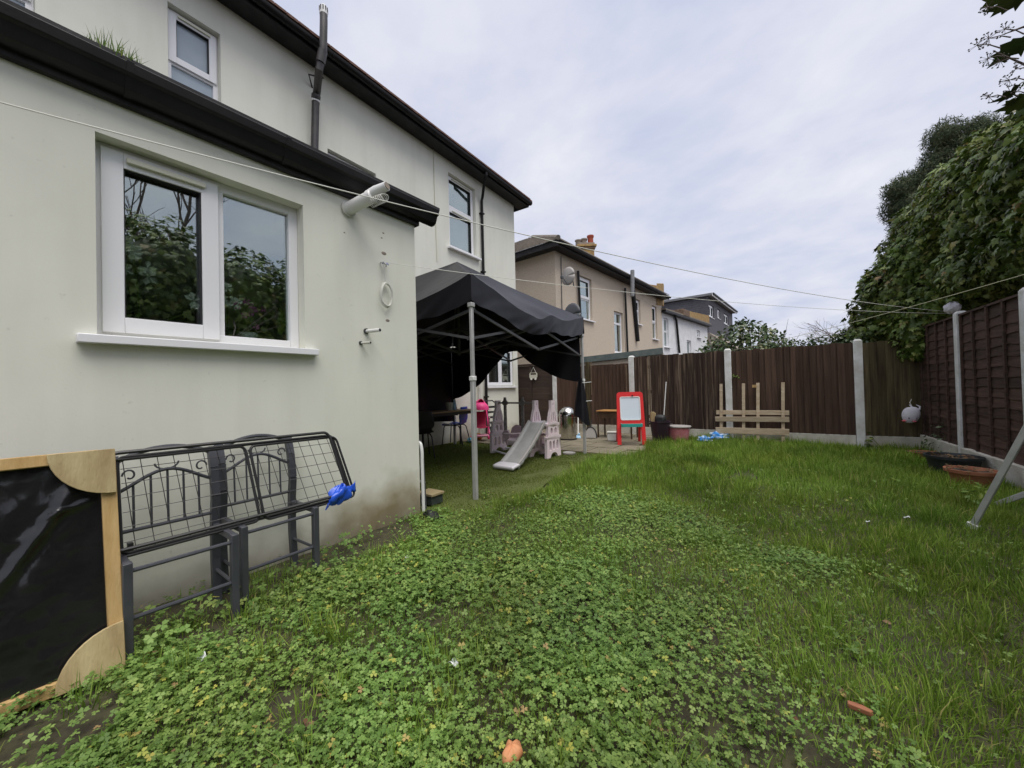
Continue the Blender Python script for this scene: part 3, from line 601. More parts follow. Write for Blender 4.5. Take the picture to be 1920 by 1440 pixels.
for k in range(nrow):
    a, b = k/nrow, (k+1)/nrow; z0, z1 = e2+rise*a, e2+rise*b
    nx = 24
    for c in range(nx):      # single tiles on the slope that faces us, a little uneven
        xa0, xb0 = -8.9+hp*a+.0, e0-hp*a; x0 = xa0+(xb0-xa0)*c/nx; x1 = xa0+(xb0-xa0)*(c+1)/nx-.02
        xa1, xb1 = -8.9+hp*b, e0-hp*b; x2 = xa1+(xb1-xa1)*(c+1)/nx-.02; x3 = xa1+(xb1-xa1)*c/nx; dz = random.uniform(.02, .05)
        rm.add([(x0, ya0+hp*a, z0+dz), (x1, ya0+hp*a, z0+dz), (x2, ya0+hp*b, z1+.005), (x3, ya0+hp*b, z1+.005), (x0, ya0+hp*a, z0-.02), (x1, ya0+hp*a, z0-.02)], [(0, 1, 2, 3), (4, 5, 1, 0)])
    rm.add([(e0-hp*a, ya0+hp*a, z0+.035), (e0-hp*a, LT, z0+.035), (e0-hp*b, LT, z1), (e0-hp*b, ya0+hp*b, z1), (e0-hp*a, ya0+hp*a, z0-.01), (e0-hp*a, LT, z0-.01)], [(0, 1, 2, 3), (4, 5, 1, 0)])
o = xf(rm, MT).build('roof_tiles', 'tile_grey', tan, smooth=0); o['kind'] = 'stuff'
hip0 = Vector((e0, ya0, e2+.02)); hip1 = Vector((e0-hp, ya0+hp, e2+rise))
for k in range(16): xf(MB().tube([hip0.lerp(hip1, k/16), hip0.lerp(hip1, (k+.92)/16)], .085, 8), MT).build('ridge_tile', 'tile_grey', tan)
def tpipe(u, v0, v1, r, m='black_plastic', xo=.09, du=0):
    a = TL(u, v0, xo); b = TL(u+du, v1, xo); xf(MB().tube([(xo, a[0], a[1]), (xo, b[0], b[1])], r, 8), MT).build('downpipe', m, tan)
tpipe(1084, 508, 668, .05, du=8); tpipe(1172, 540, 662, .05, du=5); tpipe(1187, 545, 640, .10, du=9); tpipe(1052, 480, 590, .015, 'dish_dark', .03, 2)
a = TL(1187, 548, .6); xf(MB().tube([(.6, a[0]-.1, a[1]-.2), (.6, a[0], a[1]+1.0)], .09, 10), MT).build('flue_pipe', 'lead', tan)
# terracotta trough seen in the tall lower window
tz = tb[2]+.12; xf(MB().bx(-.33, -.2, tb[0]+.15, tb[1]-.15, tz, tz+.95), MT).build('window_box', 'pot_terracotta', tan); xf(MB().bx(-.45, -.34, tb[0]+.1, tb[1]-.1, tz+.9, tb[3]-.5), MT).build('net_curtain', 'net', tan)
# parapet of yellow brick at the far end
for (u0, u1, v0, v1, D) in ((1180, 1232, 535, 575, 21.6), (1231, 1244, 531, 572, 21.3), (1196, 1206, 530, 540, 21.4)):
    p0 = PD(u0, v1, D); p1 = PD(u1, v1, D+.8); q0 = PD(u0, v0-(8 if u0 == 1180 else 0), D); q1 = PD(u1, v0, D+.8)
    n_ = Vector((-.2, 1, 0)).normalized()*.4
    vs = [Vector(p0), Vector(p1), Vector(q1), Vector(q0)]; vs += [v+n_ for v in vs]
    MB().add(vs, [(0, 1, 2, 3), (7, 6, 5, 4), (0, 1, 5, 4), (1, 2, 6, 5), (2, 3, 7, 6), (3, 0, 4, 7)]).build('parapet', 'brick_yellow', tan, bevel=.02)
# chimney
cb = PX(1098, 490, -9.3); ch = thing('chimney', 'yellow brick chimney stack with two grey pots and one red pot', 'chimney', cb, world=True)
k_ = cb[1]*.8+9.3*.6; pm = k_/715   # metres per pixel there
cw, cd = 34*pm*.5, .45
bz = cb[2]-2.2
ch0 = Vector((cb[0], cb[1], 0)); ax = Vector((.8, .6, 0)); ay = Vector((-.6, .8, 0))
def cbox(name, hw, z0, z1, m, extra=0): return MB().bar(ch0+Vector((0, 0, z0)), ch0+Vector((0, 0, z1)), hw*2, cd*2+extra, up=ay).build(name, m, ch, bevel=.015)
cbox('stack', cw*.80, bz, cb[2]+18*pm, 'brick_yellow'); cbox('cornice', cw*.92, cb[2]+18*pm+.002, cb[2]+22*pm, 'brick_dark', .1); cbox('cornice', cw*1.04, cb[2]+22*pm+.002, cb[2]+26*pm, 'brick_yellow', .2); cbox('flaunching', cw*.86, cb[2]+26*pm+.002, cb[2]+30*pm, 'clay_grey')
for nb_, (sx, m, hh) in enumerate(((-.75, 'clay_grey', 40), (-.12, 'clay_grey', 42), (.6, 'terracotta_red', 48))):
    p = ch0+ax*cw*sx+Vector((0, 0, cb[2]+28*pm)); H = (hh-28)*pm
    MB().lathe([(.17, 0), (.15, H*.7), (.17, H*.8), (.19, H*.85), (.19, H), (.13, H), (.13, H*.5)], p, 14).build('chimney_pot', m, ch)
# dishes
def dish(u, v, xo, r, m, label, az):
    y, z = TL(u, v, xo); p = MT @ Vector((xo, y, z)); t = thing('satellite_dish', label, 'satellite dish', p, az)
    MB().grid(16, 5, lambda a, b: (r*b*math.cos(a*2*math.pi), -.18*r*(1-b*b), r*1.08*b*math.sin(a*2*math.pi))).build('dish', m, t, solid=.01)
    MB().tube([(0, -.15*r, -r*.95), (0, -r*.9, -r*.35)], .012, 6).build('arm', 'dish_dark', t); MB().bx(-.04, .04, -r*.9-.1, -r*.9, -r*.35-.04, -r*.35+.05).build('receiver', 'dish_dark', t, bevel=.01)
    MB().tube([(0, 0, 0), (0, .25, -.05), (0, .3, -.3)], .02, 6).build('bracket', 'dish_dark', t)
dish(1065, 518, .55, .30, 'dish_grey', 'pale grey satellite dish on the pebbledashed wall beside the downpipe', -.2)
dish(1073, 590, .9, .36, 'dish_dark', 'dark grey satellite dish showing above the black canopy corner', -.2)
# lean-to edge board between fence and house
p0 = PY(1093, 674, 9.85); p1 = PY(1243, 655, 10.6)
lt = thing('lean_to', 'weathered grey-green lean-to roof edge just above the fence', 'shed roof', ((p0[0]+p1[0])/2, 10.2, 0), world=True)
MB().bar(Vector(p0)+Vector((-1.2, 0, -.06)), Vector(p1)+Vector((0, 0, -.04)), .05, .17).build('fascia', 'teal_board', lt)
MB().add([Vector(p0)+Vector((-1.2, .03, .04)), Vector(p1)+Vector((0, .03, .04)), Vector(p1)+Vector((-.5, 1.4, .12)), Vector(p0)+Vector((-1.6, 1.2, .12))], [(0, 1, 2, 3)]).build('roof', 'teal_board', lt)
MB().add([Vector(p0)+Vector((-1.2, .05, -.1)), Vector(p1)+Vector((0, .05, -.1)), (p1[0], p1[1]+.05, 0), (p0[0]-1.2, p0[1]+.05, 0)], [(0, 1, 2, 3)]).build('wall', 'pebbledash', lt)
# ------------------------------------------------------------------ white house
zW = PD(1240, 586, 22)[2]; dB = ray(1326, 613); Bw = CAM+dB*(zW-CAMH)/dB[2]
MW, MWi, LW = frame2(PD(1240, 586, 22), Bw)
def WL(u, v, xo=0.0): return HL(u, v, xo, MWi)
wh = thing('house', 'white painted house with black downpipe and sloping dark roof edge', 'house', tuple(MW @ Vector((-3, LW/2, 0))), world=True)
wa = (WL(1245, 625)[0], WL(1254, 625)[0], WL(1250, 651)[1], WL(1250, 597)[1]); wb = (WL(1288, 645)[0], WL(1296, 645)[0], 2.2, WL(1291, 638)[1]); wc = (WL(1307, 625)[0], WL(1313, 625)[0], WL(1310, 633)[1], WL(1310, 619)[1])
wm = wallx(MB(), 0, 0, LW, 0, zW, [wa, wb, wc], .2); wm.add([(0, 0, 0), (-6, 0, 0), (-6, 0, zW), (0, 0, zW)], [(0, 1, 2, 3)]).add([(0, LW, 0), (-6, LW, 0), (-6, LW, zW), (0, LW, zW)], [(0, 1, 2, 3)]).add([(-6, 0, 0), (-6, LW, 0), (-6, LW, zW), (-6, 0, zW)], [(0, 1, 2, 3)])
xf(wm, MW).build('wall', 'white_paint', wh, smooth=0)
for ww in (wa, wb, wc): window(wh, MW, 0, *ww, [(0, 1, 0, .55, 0, 0), (0, 1, .55, 1, 0, 0)], glass='glass_far', backing='net', silld=.12, ft=.09)
xf(MB().bx(-.1, .3, -.1, LW+.1, zW+.002, zW+.12), MW).build('gutter', 'black_plastic', wh)
xf(MB().prism([(.28, .13), (.28, .2), (-3, 1.0), (-6, .2), (-6, .13)], (0, -.05, zW), (1, 0, 0), (0, 0, 1), -(LW+.1)), MW).build('roof', 'tile_grey', wh)
a = WL(1268, 592, .1); b = WL(1274, 662, .1); xf(MB().tube([(.1, a[0]-.3, a[1]), (.1, a[0], a[1]-.3), (.1, b[0], b[1])], .07, 8), MW).build('downpipe', 'black_plastic', wh)
a = WL(1278, 582, .0); xf(MB().bx(-.4, .3, a[0]-.5, a[0]+.6, zW+.122, zW+.55), MW).build('parapet_end', 'brick_dark', wh, bevel=.03)
p0, p1 = PD(1279, 592, 26.5), PD(1330, 606, 31); q0, q1 = PD(1279, 580, 26.5), PD(1330, 592, 31)
n_ = Vector((-.3, .3, 0)); vs = [Vector(p) for p in (p0, p1, q1, q0)]; vs += [v+n_ for v in vs]
MB().add(vs, [(0, 1, 2, 3), (7, 6, 5, 4), (0, 1, 5, 4), (1, 2, 6, 5), (2, 3, 7, 6), (3, 0, 4, 7)]).build('parapet', 'brick_yellow', wh)
# ------------------------------------------------------------------ dormer loft
zD = PD(1328, 556, 33)[2]; dB = ray(1373, 588); B2 = CAM+dB*(zD-CAMH)/dB[2]
P1 = PD(1328, 556, 33); MD, MDi, LD = frame2(P1, B2)
dorm = thing('house', 'far house with a boxy dark-clad dormer and three white windows', 'house', tuple(MD @ Vector((-4, LD/2, 0))), world=True)
def DL(u, v): return HL(u, v, 0, MDi)
zb_ = DL(1330, 628)[1]; LC = 9.0
dw = [(DL(u0, 580)[0], DL(u1, 580)[0], DL((u0+u1)/2, v1)[1], DL((u0+u1)/2, v0)[1]) for u0, u1, v0, v1 in ((1329, 1338, 572, 595), (1345, 1350, 580, 597), (1357, 1365, 589, 608))]
wm = wallx(MB(), 0, 0, LD, zb_, zD, dw, .25)
for y in (0, LD): wm.add([(0, y, zb_), (-LC, y, zb_), (-LC, y, zD), (0, y, zD)], [(0, 1, 2, 3)])
wm.add([(-LC, 0, zb_), (-LC, LD, zb_), (-LC, LD, zD), (-LC, 0, zD)], [(0, 1, 2, 3)])
xf(wm, MD).build('dormer_wall', 'cladding', dorm, smooth=0)
nc = 13
for k in range(nc):
    z0 = zb_+1.0+(zD-zb_-1.0)*k/nc; xf(MB().add([(.0, -.03, z0), (-LC, -.03, z0), (-LC, -.005, z0+(zD-zb_-1.0)/nc), (0, -.005, z0+(zD-zb_-1.0)/nc), (.0, -.0, z0), (-LC, 0, z0)], [(0, 1, 2, 3), (0, 1, 5, 4)]), MD).build('cladding_course', 'cladding', dorm, smooth=0)
for ww in dw: window(dorm, MD, 0, *ww, [(0, .5, 0, 1, 1, 0), (.5, 1, 0, 1, 1, 0)], glass='glass_far', backing='net', ft=.1, silld=.05)
xf(MB().bx(-LC, .35, -.25, LD+.3, zD+.02, zD+.25), MD).build('roof', 'lead', dorm, bevel=.03)
xf(MB().bx(.351, .40, -.27, LD+.32, zD-.05, zD+.18), MD).build('fascia', 'white_plastic', dorm)
xf(MB().bx(.401, .5, -.27, LD+.32, zD+.10, zD+.22), MD).build('gutter', 'black_plastic', dorm)
xf(MB().bx(-LC, -.02, .3, LD-.3, 0, zb_-.01), MD).build('wall', 'white_paint', dorm)
xf(MB().prism([(1.2, zb_-1.0), (1.2, zb_-.85), (-.0, zb_+.2), (-LC, zb_+.2), (-LC, zb_)], (0, -.2, 0), (1, 0, 0), (0, 0, 1), -(LD+.4)), MD).build('roof', 'tile_grey', dorm)
# ------------------------------------------------------------------ foliage helpers
IVY_V = [(0, 0, 0), (0, -.10, -.01), (.30, -.22, -.06), (.52, .05, -.09), (.30, .20, -.02), (.42, .52, -.08), (.16, .52, -.02), (0, 1.0, -.14), (-.16, .52, -.02), (-.42, .52, -.08), (-.30, .20, -.02), (-.52, .05, -.09), (-.30, -.22, -.06), (0, .35, .05)]
IVY_F = [(13, i, i+1) for i in range(1, 12)]+[(13, 12, 1)]
OV_V = [(0, 0, 0), (.24, .3, .03), (.26, .6, .02), (0, 1, -.1), (-.26, .6, .02), (-.24, .3, .03), (0, .5, -.05)]
OV_F = [(6, 0, 1), (6, 1, 2), (6, 2, 3), (6, 3, 4), (6, 4, 5), (6, 5, 0)]
NE_V = [(0, 0, 0), (.07, .45, 0), (0, 1, -.05), (-.07, .45, 0)]; NE_F = [(0, 1, 2), (0, 2, 3)]
def sphere_pts(n):
    d = rng.normal(size=(n, 3)); return d/np.linalg.norm(d, axis=1, keepdims=True)
def blob_leaves(blobs, dens, smin, smax, depth=.28, keep=None, up=.35, jit=.7, hang=1.0, bump=.16):
    Ps, Ns = [], []
    for bi, (c, r) in enumerate(blobs):
        c = np.array(c, float); r = np.array(r, float); n = int(dens*4*math.pi*((r[0]*r[1])**1.6/3+(r[0]*r[2])**1.6/3+(r[1]*r[2])**1.6/3)**(1/1.6)); d = sphere_pts(n)
        k = 1+bump*(fb(d[:, 0]*2+bi*7, d[:, 1]*2+d[:, 2]*2.3, 1.7, 11)-.5)*2-depth*rng.random(n)**2.0
        P = c+d*r*k[:, None]; nn = d/r; nn /= np.linalg.norm(nn, axis=1, keepdims=True)
        ok = np.ones(n, bool)
        for bj, (c2, r2) in enumerate(blobs):
            if bj != bi: ok &= (((P-np.array(c2))/np.array(r2))**2).sum(1) > .62
        if keep is not None: ok &= keep(P)
        Ps.append(P[ok]); Ns.append(nn[ok])
    P = np.concatenate(Ps); Nn = np.concatenate(Ns); n = len(P)
    Z = Nn*.9+np.array([0, 0, up])+rng.normal(size=(n, 3))*jit*.5; Y = np.array([0, 0, -hang])+rng.normal(size=(n, 3))*.6+Nn*.35
    return P, frames(Z, Y, smin+(smax-smin)*rng.random(n)**1.3)
def blob_core(blobs, k=.72):
    m = MB()
    for c, r in blobs:
        m.lathe([(max(1e-7, math.sin(math.pi*i/8))*k, -math.cos(math.pi*i/8)*r[2]*k) for i in range(9)], c, 12, r[0], r[1])
    return m
def branch(mbld, p, d, L, r, depth, spread=.6, up=.12, seg=4, shrink=.7, kids=(2, 3)):
    pts = [Vector(p)]; d = Vector(d).normalized()
    for k in range(seg):
        d = (d+Vector((random.gauss(0, .12), random.gauss(0, .12), random.gauss(0, .08)+up*.25))).normalized(); pts.append(pts[-1]+d*L/seg)
    mbld.tube(pts, [r*(1-.45*k/seg) for k in range(seg+1)], 5 if r < .03 else 8)
    if depth > 0:
        for c in range(random.randint(*kids)):
            t = random.randint(max(1, seg//2), seg); q = pts[t]; dd = (d+Vector((random.gauss(0, spread), random.gauss(0, spread), random.gauss(0, spread*.7)+up))).normalized()
            branch(mbld, q, dd, L*shrink*random.uniform(.75, 1.15), r*.55, depth-1, spread, up, seg, shrink, kids)
# ------------------------------------------------------------------ ivy over the side fence and the far corner
ivy = thing('ivy_hedge', 'tall mass of dark glossy ivy overhanging the side fence and corner', 'hedge', (2.8, 7.5, 0), world=True)
near = [((1.45, 10.05, 2.45), (.62, .55, .62)), ((1.85, 9.9, 2.75), (.85, .7, .8)), ((2.1, 9.6, 3.3), (.78, .75, .80)), ((2.35, 9.2, 3.75), (.75, .8, .72)), ((2.5, 8.5, 3.55), (.82, .9, 1.15)), ((2.55, 7.9, 3.85), (.75, .8, .75)), ((2.65, 7.2, 3.55), (.85, .9, 1.05)), ((2.75, 6.5, 3.6), (.85, .9, .85)),
        ((1.62, 9.3, 1.95), (.30, .26, .62)), ((1.78, 10.1, 3.45), (.52, .5, .62)), ((2.05, 9.9, 3.95), (.58, .6, .55)), ((1.5, 10.2, 3.0), (.5, .5, .5)), ((2.3, 9.3, 4.25), (.6, .7, .5)), ((2.6, 8.4, 4.35), (.6, .7, .4)), ((2.0, 9.3, 2.5), (.5, .6, .6)), ((2.2, 8.4, 2.7), (.55, .8, .5)), ((2.35, 7.4, 2.75), (.55, .8, .5)), ((2.5, 6.4, 2.9), (.6, .8, .6)), ((1.15, 9.95, 2.05), (.55, .4, .28))]
far = [((3.0, 5.4, 3.1), (.9, 1.0, 1.4)), ((3.1, 4.2, 2.9), (.9, 1.0, 1.4)), ((3.2, 3.0, 2.9), (.95, 1.1, 1.4)), ((3.2, 1.8, 3.05), (.95, 1.1, 1.5)), ((3.2, .5, 3.0), (.95, 1.1, 1.5)), ((3.25, -.8, 3.0), (.9, 1.1, 1.4))]
def ivkeep(P):   # nothing pokes through the fence boards
    fx = 1.66+.07*(9.6-P[:, 1]); inside = (P[:, 0] < fx+.02) & (P[:, 1] < 9.33)
    return ~(inside & (P[:, 2] < 1.3+.4*fb(P[:, 0], P[:, 1], 3, 4))) & ~((np.abs(P[:, 0]-fx) < .04) & (P[:, 2] < 2.0))
P, M = blob_leaves(near, 470, .04, .12, keep=ivkeep, jit=.95, bump=.24); o = scatter('foliage', IVY_V, IVY_F, P, M, 'ivy', ivy); o['kind'] = 'stuff'
P, M = blob_leaves(far, 170, .07, .14, keep=ivkeep); o = scatter('foliage', IVY_V, IVY_F, P, M, 'ivy', ivy); o['kind'] = 'stuff'
blob_core(near, .74).build('inner_foliage', 'ivy', ivy, smooth=180); blob_core(far, .74).build('inner_foliage', 'ivy', ivy, smooth=180)
tm = MB()
for k in range(10):
    y = 9.6-k*.95; tm.tube([(2.35+.1*random.random(), y, 0), (2.4+.2*random.random(), y+.1, 1.2), (2.6, y+random.uniform(-.2, .2), 2.4), (2.7, y, 3.4)], [.06, .05, .04, .02], 7)
o = tm.build('stems', 'bark', ivy); o['kind'] = 'stuff'
# flower heads (umbels) on the upper ivy
ux = []
for c, r in near[2:8]:
    for d in sphere_pts(46):
        if d[2] > .0 and d[0] < .45: ux.append(np.array(c)+d*np.array(r)*1.08)
ux = np.array(ux); n = len(ux)*16; P = np.repeat(ux, 16, 0)+rng.normal(size=(n, 3))*.035
o = scatter('flower_heads', [(0, 0, 0), (.5, 1, 0), (-.5, 1, 0), (0, .6, .6)], [(0, 1, 2), (0, 1, 3), (0, 3, 2)], P, frames(rng.normal(size=(n, 3)), rng.normal(size=(n, 3)), np.full(n, .02)), 'berry', ivy); o['kind'] = 'stuff'
# the ivy shoot that reaches towards the house, near the lens
bm_ = MB(); lp, lm, bp = [], [], []
rootp = Vector((1.35, 2.3, 2.15))
D0 = 1.75
shoots = [([(1960, 60), (1920, 50), (1880, 65)], [(1865, 12, 55, 100), (1895, 30, 70, 140), (1912, 15, 60, 60)]), ([(1990, 120), (1930, 125), (1862, 95)], [(1895, 115, 66, 125), (1915, 95, 60, 100)]), ([(1990, 210), (1940, 195), (1885, 170)], [(1900, 195, 60, 120), (1915, 215, 64, 135), (1905, 205, 40, 150)])]
bm_.tube([(2.6, 2.7, 2.7), (2.0, 2.55, 2.45), rootp], [.014, .011, .008], 6)
for pts, lv in shoots:
    P3 = [Vector(PD(u, v, D0)) for u, v in pts]; bm_.tube([rootp]+P3, [.008, .006, .005, .002], 6)
    for u, v, px, ang in lv:
        s = px*D0/FPX; q = PD(u, v-px*.35, D0); a = math.radians(ang); down = R_*math.cos(a)*.8-U_*abs(math.sin(a)); lp.append(q); lm.append((-F_*.35-U_*.75+R_*random.uniform(-.7, .2), down, s*.55))
for (u, v, hu, hv) in ((1858, 18, 1848, 13), (1845, 88, 1828, 85), (1865, 68, 1850, 72), (1858, 105, 1848, 110), (1855, 180, 1851, 182), (1890, 62, 1880, 55), (1900, 150, 1888, 150), (1880, 108, 1872, 115), (1905, 178, 1890, 172), (1912, 128, 1900, 130)):
    a = Vector(PD(u+30, v+2, D0)); b = Vector(PD(hu+4, hv, D0)); bm_.tube([a, a.lerp(b, .5)+Vector((0, 0, .01)), b], [.003, .002, .0015], 5)
    for k in range(18):
        d = Vector(sphere_pts(1)[0])*.028; e_ = b+d; bm_.tube([b, e_], [.0009, .0007], 3); bp.append(np.array(e_))
o = bm_.build('branch', 'twig', ivy); o['kind'] = 'stuff'
o = scatter('branch_leaves', IVY_V, IVY_F, np.array(lp), frames(np.array([m[0] for m in lm]), np.array([m[1] for m in lm]), np.array([m[2] for m in lm])), 'ivy_shaded', ivy); o['kind'] = 'stuff'
bm2 = MB()
for p in bp: bm2.lathe([(1e-7, -.004), (.004, 0), (1e-7, .004)], p, 5)
o = bm2.build('buds', 'berry', ivy); o['kind'] = 'stuff'
# ------------------------------------------------------------------ broad-leaved shrub and bramble behind the back fence
def shrub(name, label, blobs, dens, s0, s1, m, group=None, cat='shrub', core=True, shape=(OV_V, OV_F), stemz=0, **kw):
    c = blobs[0][0]; t = thing(name, label, cat, (c[0], c[1], 0), world=True, group=group)
    P, M = blob_leaves(blobs, dens, s0, s1, **kw); o = scatter('foliage', shape[0], shape[1], P, M, m, t); o['kind'] = 'stuff'
    st = MB()
    for (c2, r2) in blobs:
        for k in range(3): st.tube([(c[0]+random.uniform(-.1, .1), c[1]+random.uniform(-.1, .1), stemz), (c2[0]+random.uniform(-.3, .3)*r2[0], c2[1], c2[2]-r2[2]*.2), (c2[0]+random.uniform(-.7, .7)*r2[0], c2[1]+random.uniform(-.5, .5)*r2[1], c2[2]+r2[2]*.7)], [.03, .018, .006], 6)
    o = st.build('stems', 'bark', t); o['kind'] = 'stuff'
    return t
shrub('shrub', 'pale green glossy-leaved shrub rising above the fence top', [((-1.3, 10.4, 1.95), (.55, .45, .45)), ((-1.0, 10.4, 2.2), (.5, .45, .42)), ((-.6, 10.4, 2.1), (.45, .4, .38)), ((-1.65, 10.4, 1.85), (.35, .35, .32)), ((-1.0, 10.4, 2.5), (.22, .22, .22))], 300, .07, .13, 'shrub_leaf', depth=.7, jit=1.4, hang=.1, bump=.3)
shrub('bramble', 'low tangle of bramble lying along the top of the fence', [((-.2, 9.75, 1.88), (.5, .3, .22)), ((.25, 9.75, 1.88), (.45, .3, .2)), ((.75, 9.75, 1.92), (.5, .3, .2)), ((-.6, 9.75, 1.85), (.35, .3, .2))], 420, .05, .09, 'shrub_leaf', cat='bramble', depth=.8, jit=1.5, hang=.2, bump=.4)
tw = MB()
for (u, v) in ((1478, 598), (1455, 622), (1440, 615), (1500, 625), (1475, 618)):
    a = Vector(PY(u-20+random.uniform(-10, 10), 655, 9.75)); b = Vector(PY(u, v, 9.75)); tw.tube([a, a.lerp(b, .5)+Vector((.05, 0, .06)), b], [.006, .004, .002], 5)
tag(tw.build('bramble_canes', 'twig'), 'thin bare canes sticking up above the bramble', 'canes')
# bare tree far beyond the corner
bt = thing('bare_tree', 'leafless fine-twigged tree seen beyond the ivy corner', 'tree', PY(1660, 700, 17)*[1, 1, 0], world=True)
bp0 = PY(1655, 640, 17); tm = MB(); tm.tube([(bp0[0], bp0[1], 0), (bp0[0], bp0[1], bp0[2])], [.14, .09], 8); tm.build('trunk', 'bark', bt)
tm = MB(); random.seed(21)
for k in range(9): branch(tm, (bp0[0], bp0[1], bp0[2]-random.random()*.8), (-1.0+random.gauss(0, .35), random.gauss(0, .25), .5+random.gauss(0, .25)), 1.2, .022, 3, .35, .08, 4, .66, (2, 3))
o = tm.build('crown', 'twig', bt); o['kind'] = 'stuff'
# another leafless tree beyond the side fence, the one mirrored in the kitchen window
bt2 = thing('bare_tree', 'leafless tree standing behind the side hedge', 'tree', (5.6, 2.6, 0), world=True)
MB().tube([(5.6, 2.6, 0), (5.5, 2.5, 2.4), (5.4, 2.2, 4.2)], [.16, .12, .07], 9).build('trunk', 'bark', bt2)
tm = MB()
for k in range(6): branch(tm, (5.45, 2.3, 2.6+k*.3), (random.gauss(0, .5), -.5+random.gauss(0, .6), 1.0), 1.9, .05, 3, .4, .15, 5, .7, (2, 3))
o = tm.build('crown', 'twig', bt2); o['kind'] = 'stuff'
# conifers behind
def conifer(label, lst, D, sc):
    c = PD(lst[0][0], lst[0][1], D); t = thing('conifer', label, 'tree', (c[0], c[1], 0), world=True, group='conifers beyond the hedge')
    blobs = [(PD(u, v, D+random.uniform(-.4, .4)), (r*D/FPX, r*D/FPX, r*1.05*D/FPX)) for u, v, r in lst]
    P, M = blob_leaves(blobs, 1000, .10*sc, .20*sc, depth=.55, jit=1.0, hang=-.7, bump=.35, up=.2); o = scatter('crown', NE_V, NE_F, P, M, 'needle', t); o['kind'] = 'stuff'
    blob_core(blobs, .7).build('inner_foliage', 'needle', t, smooth=180)
    tp = blobs[0][0]; MB().tube([(tp[0], tp[1], 0), tp], [.16, .05], 8).build('trunk', 'bark', t)
conifer('taller bushy conifer rising above the ivy', [(1815, 278, 42), (1772, 258, 28), (1778, 300, 40), (1836, 250, 28), (1765, 335, 38), (1815, 335, 48), (1872, 305, 48)], 13.0, 1)
conifer('shorter bushy conifer beside the taller one', [(1708, 352, 28), (1682, 360, 20), (1722, 375, 34), (1690, 392, 28), (1740, 400, 36), (1715, 425, 36)], 13.6, 1)
# ------------------------------------------------------------------ things fixed to the extension wall
# boiler flue with a coil of wire round it
f0 = PX(652, 388, XE); fl = thing('boiler_flue', 'white angled plastic flue with a wire guard sticking out under the eaves', 'flue', f0, world=True)
a = Vector((XE+.0, f0[1], f0[2]-.02)); d = Vector((.36, .09, .07)); b = a+d
MB().tube([a-d*.05, a+d*.72, a+d*.74], [.052, .052, .042], 18).build('pipe', 'white_plastic', fl)
MB().tube([a+d*.60+Vector((0, 0, .02)), a+d*.8+Vector((0, .01, .035)), a+d*1.0+Vector((0, .02, .04)), a+d*1.06+Vector((0, .02, .04))], [.042, .042, .036, .036], 16).build('outlet', 'white_plastic', fl)
e_ = a+d*1.062+Vector((0, .02, .04)); MB().tube([e_, e_+d.normalized()*.006], .029, 16).build('grille', 'clay_grey', fl)
MB().tube([a-Vector((.001, 0, 0)), a+Vector((.02, 0, 0))], .064, 18).build('wall_seal', 'dirty_white', fl)
for k in range(9):
    c = a+d*(.66+.045*k)+Vector((0, .01, -.035-.002*k)); r = .042-.001*k
    MB().tube([c+Vector((.012*math.sin(t*2), math.cos(t)*r, math.sin(t)*r*.9)) for t in [2*math.pi*i/14 for i in range(14)]], .0035, 5, closed=True).build('wire_ring', 'dirty_white', fl)
# hook with blue knot and hanging coil of cord
h0 = Vector(PX(717, 493, XE+.03)); hk = thing('wall_hook', 'metal wall hook wrapped in blue cord with a white cord coil below', 'hook', h0, world=True)
MB().tube([h0+Vector((-.035, 0, .01)), h0+Vector((.03, 0, .0)), h0+Vector((.04, .01, -.02)), h0+Vector((.03, .015, -.04))], .006, 6).build('hook', 'alu', hk)
MB().tube([h0+Vector((.01+.012*math.sin(i*1.9), .012*math.cos(i*1.9)+.004*i, .012*math.sin(i*2.7))) for i in range(14)], .005, 5).build('knot', 'cord_blue', hk)
k0 = Vector(PX(722, 530, XE+.03)); k1 = Vector(PX(724, 553, XE+.03))
MB().tube([h0+Vector((.02, 0, -.01)), k0], .004, 5).build('cord', 'cord_white', hk)
cm = []
for k in range(8):
    rr = random.uniform(.045, .058); hh = random.uniform(.10, .118); ox = random.uniform(-.01, .012)
    cm.append(MB().tube([k1+Vector((.006+ox+.006*math.sin(3*t), math.cos(t)*rr, math.sin(t)*hh)) for t in [2*math.pi*i/20 for i in range(20)]], .0038, 5, closed=True).build('cord_loop', 'cord_white', hk))
for (u, v, ln, r, m, lb) in ((686, 621, .16, .016, 'white_plastic', 'thicker white overflow pipe stub poking out of the extension wall'), (676, 643, .10, .011, 'dirty_white', 'thin grey overflow pipe stub below the white one on the wall')):
    q = Vector(PX(u, v, XE)); t = thing('overflow_pipe', lb, 'pipe', q, world=True)
    MB().tube([q-Vector((.02, 0, 0)), q+Vector((ln, .03, -.004))], r, 12).build('pipe', m, t); e2_ = q+Vector((ln, .03, -.004)); MB().tube([e2_, e2_+Vector((.003, 0, 0))], r*.7, 10).build('bore', 'black_rubber', t); MB().tube([q+Vector((-.005, 0, 0)), q+Vector((.012, 0, 0))], r*1.5, 12).build('wall_ring', 'planter_dark', t)
# small holes left in the render
for i, (u, v, s) in enumerate(((720, 475, .016), (719, 437, .007), (716, 446, .006), (727, 601, .013), (646, 436, .005))):
    q = Vector(PX(u, v, XE+.002)); o = MB().lathe([(s, -.002), (s*.7, .0), (1e-7, .001)], (0, 0, 0), 9, 1, 1.7).build('plaster_hole', 'clay_grey', house); o.matrix_parent_inverse = WORLDROOT[house.name]; o.location = q; o.rotation_euler = (0, math.pi/2, 0)
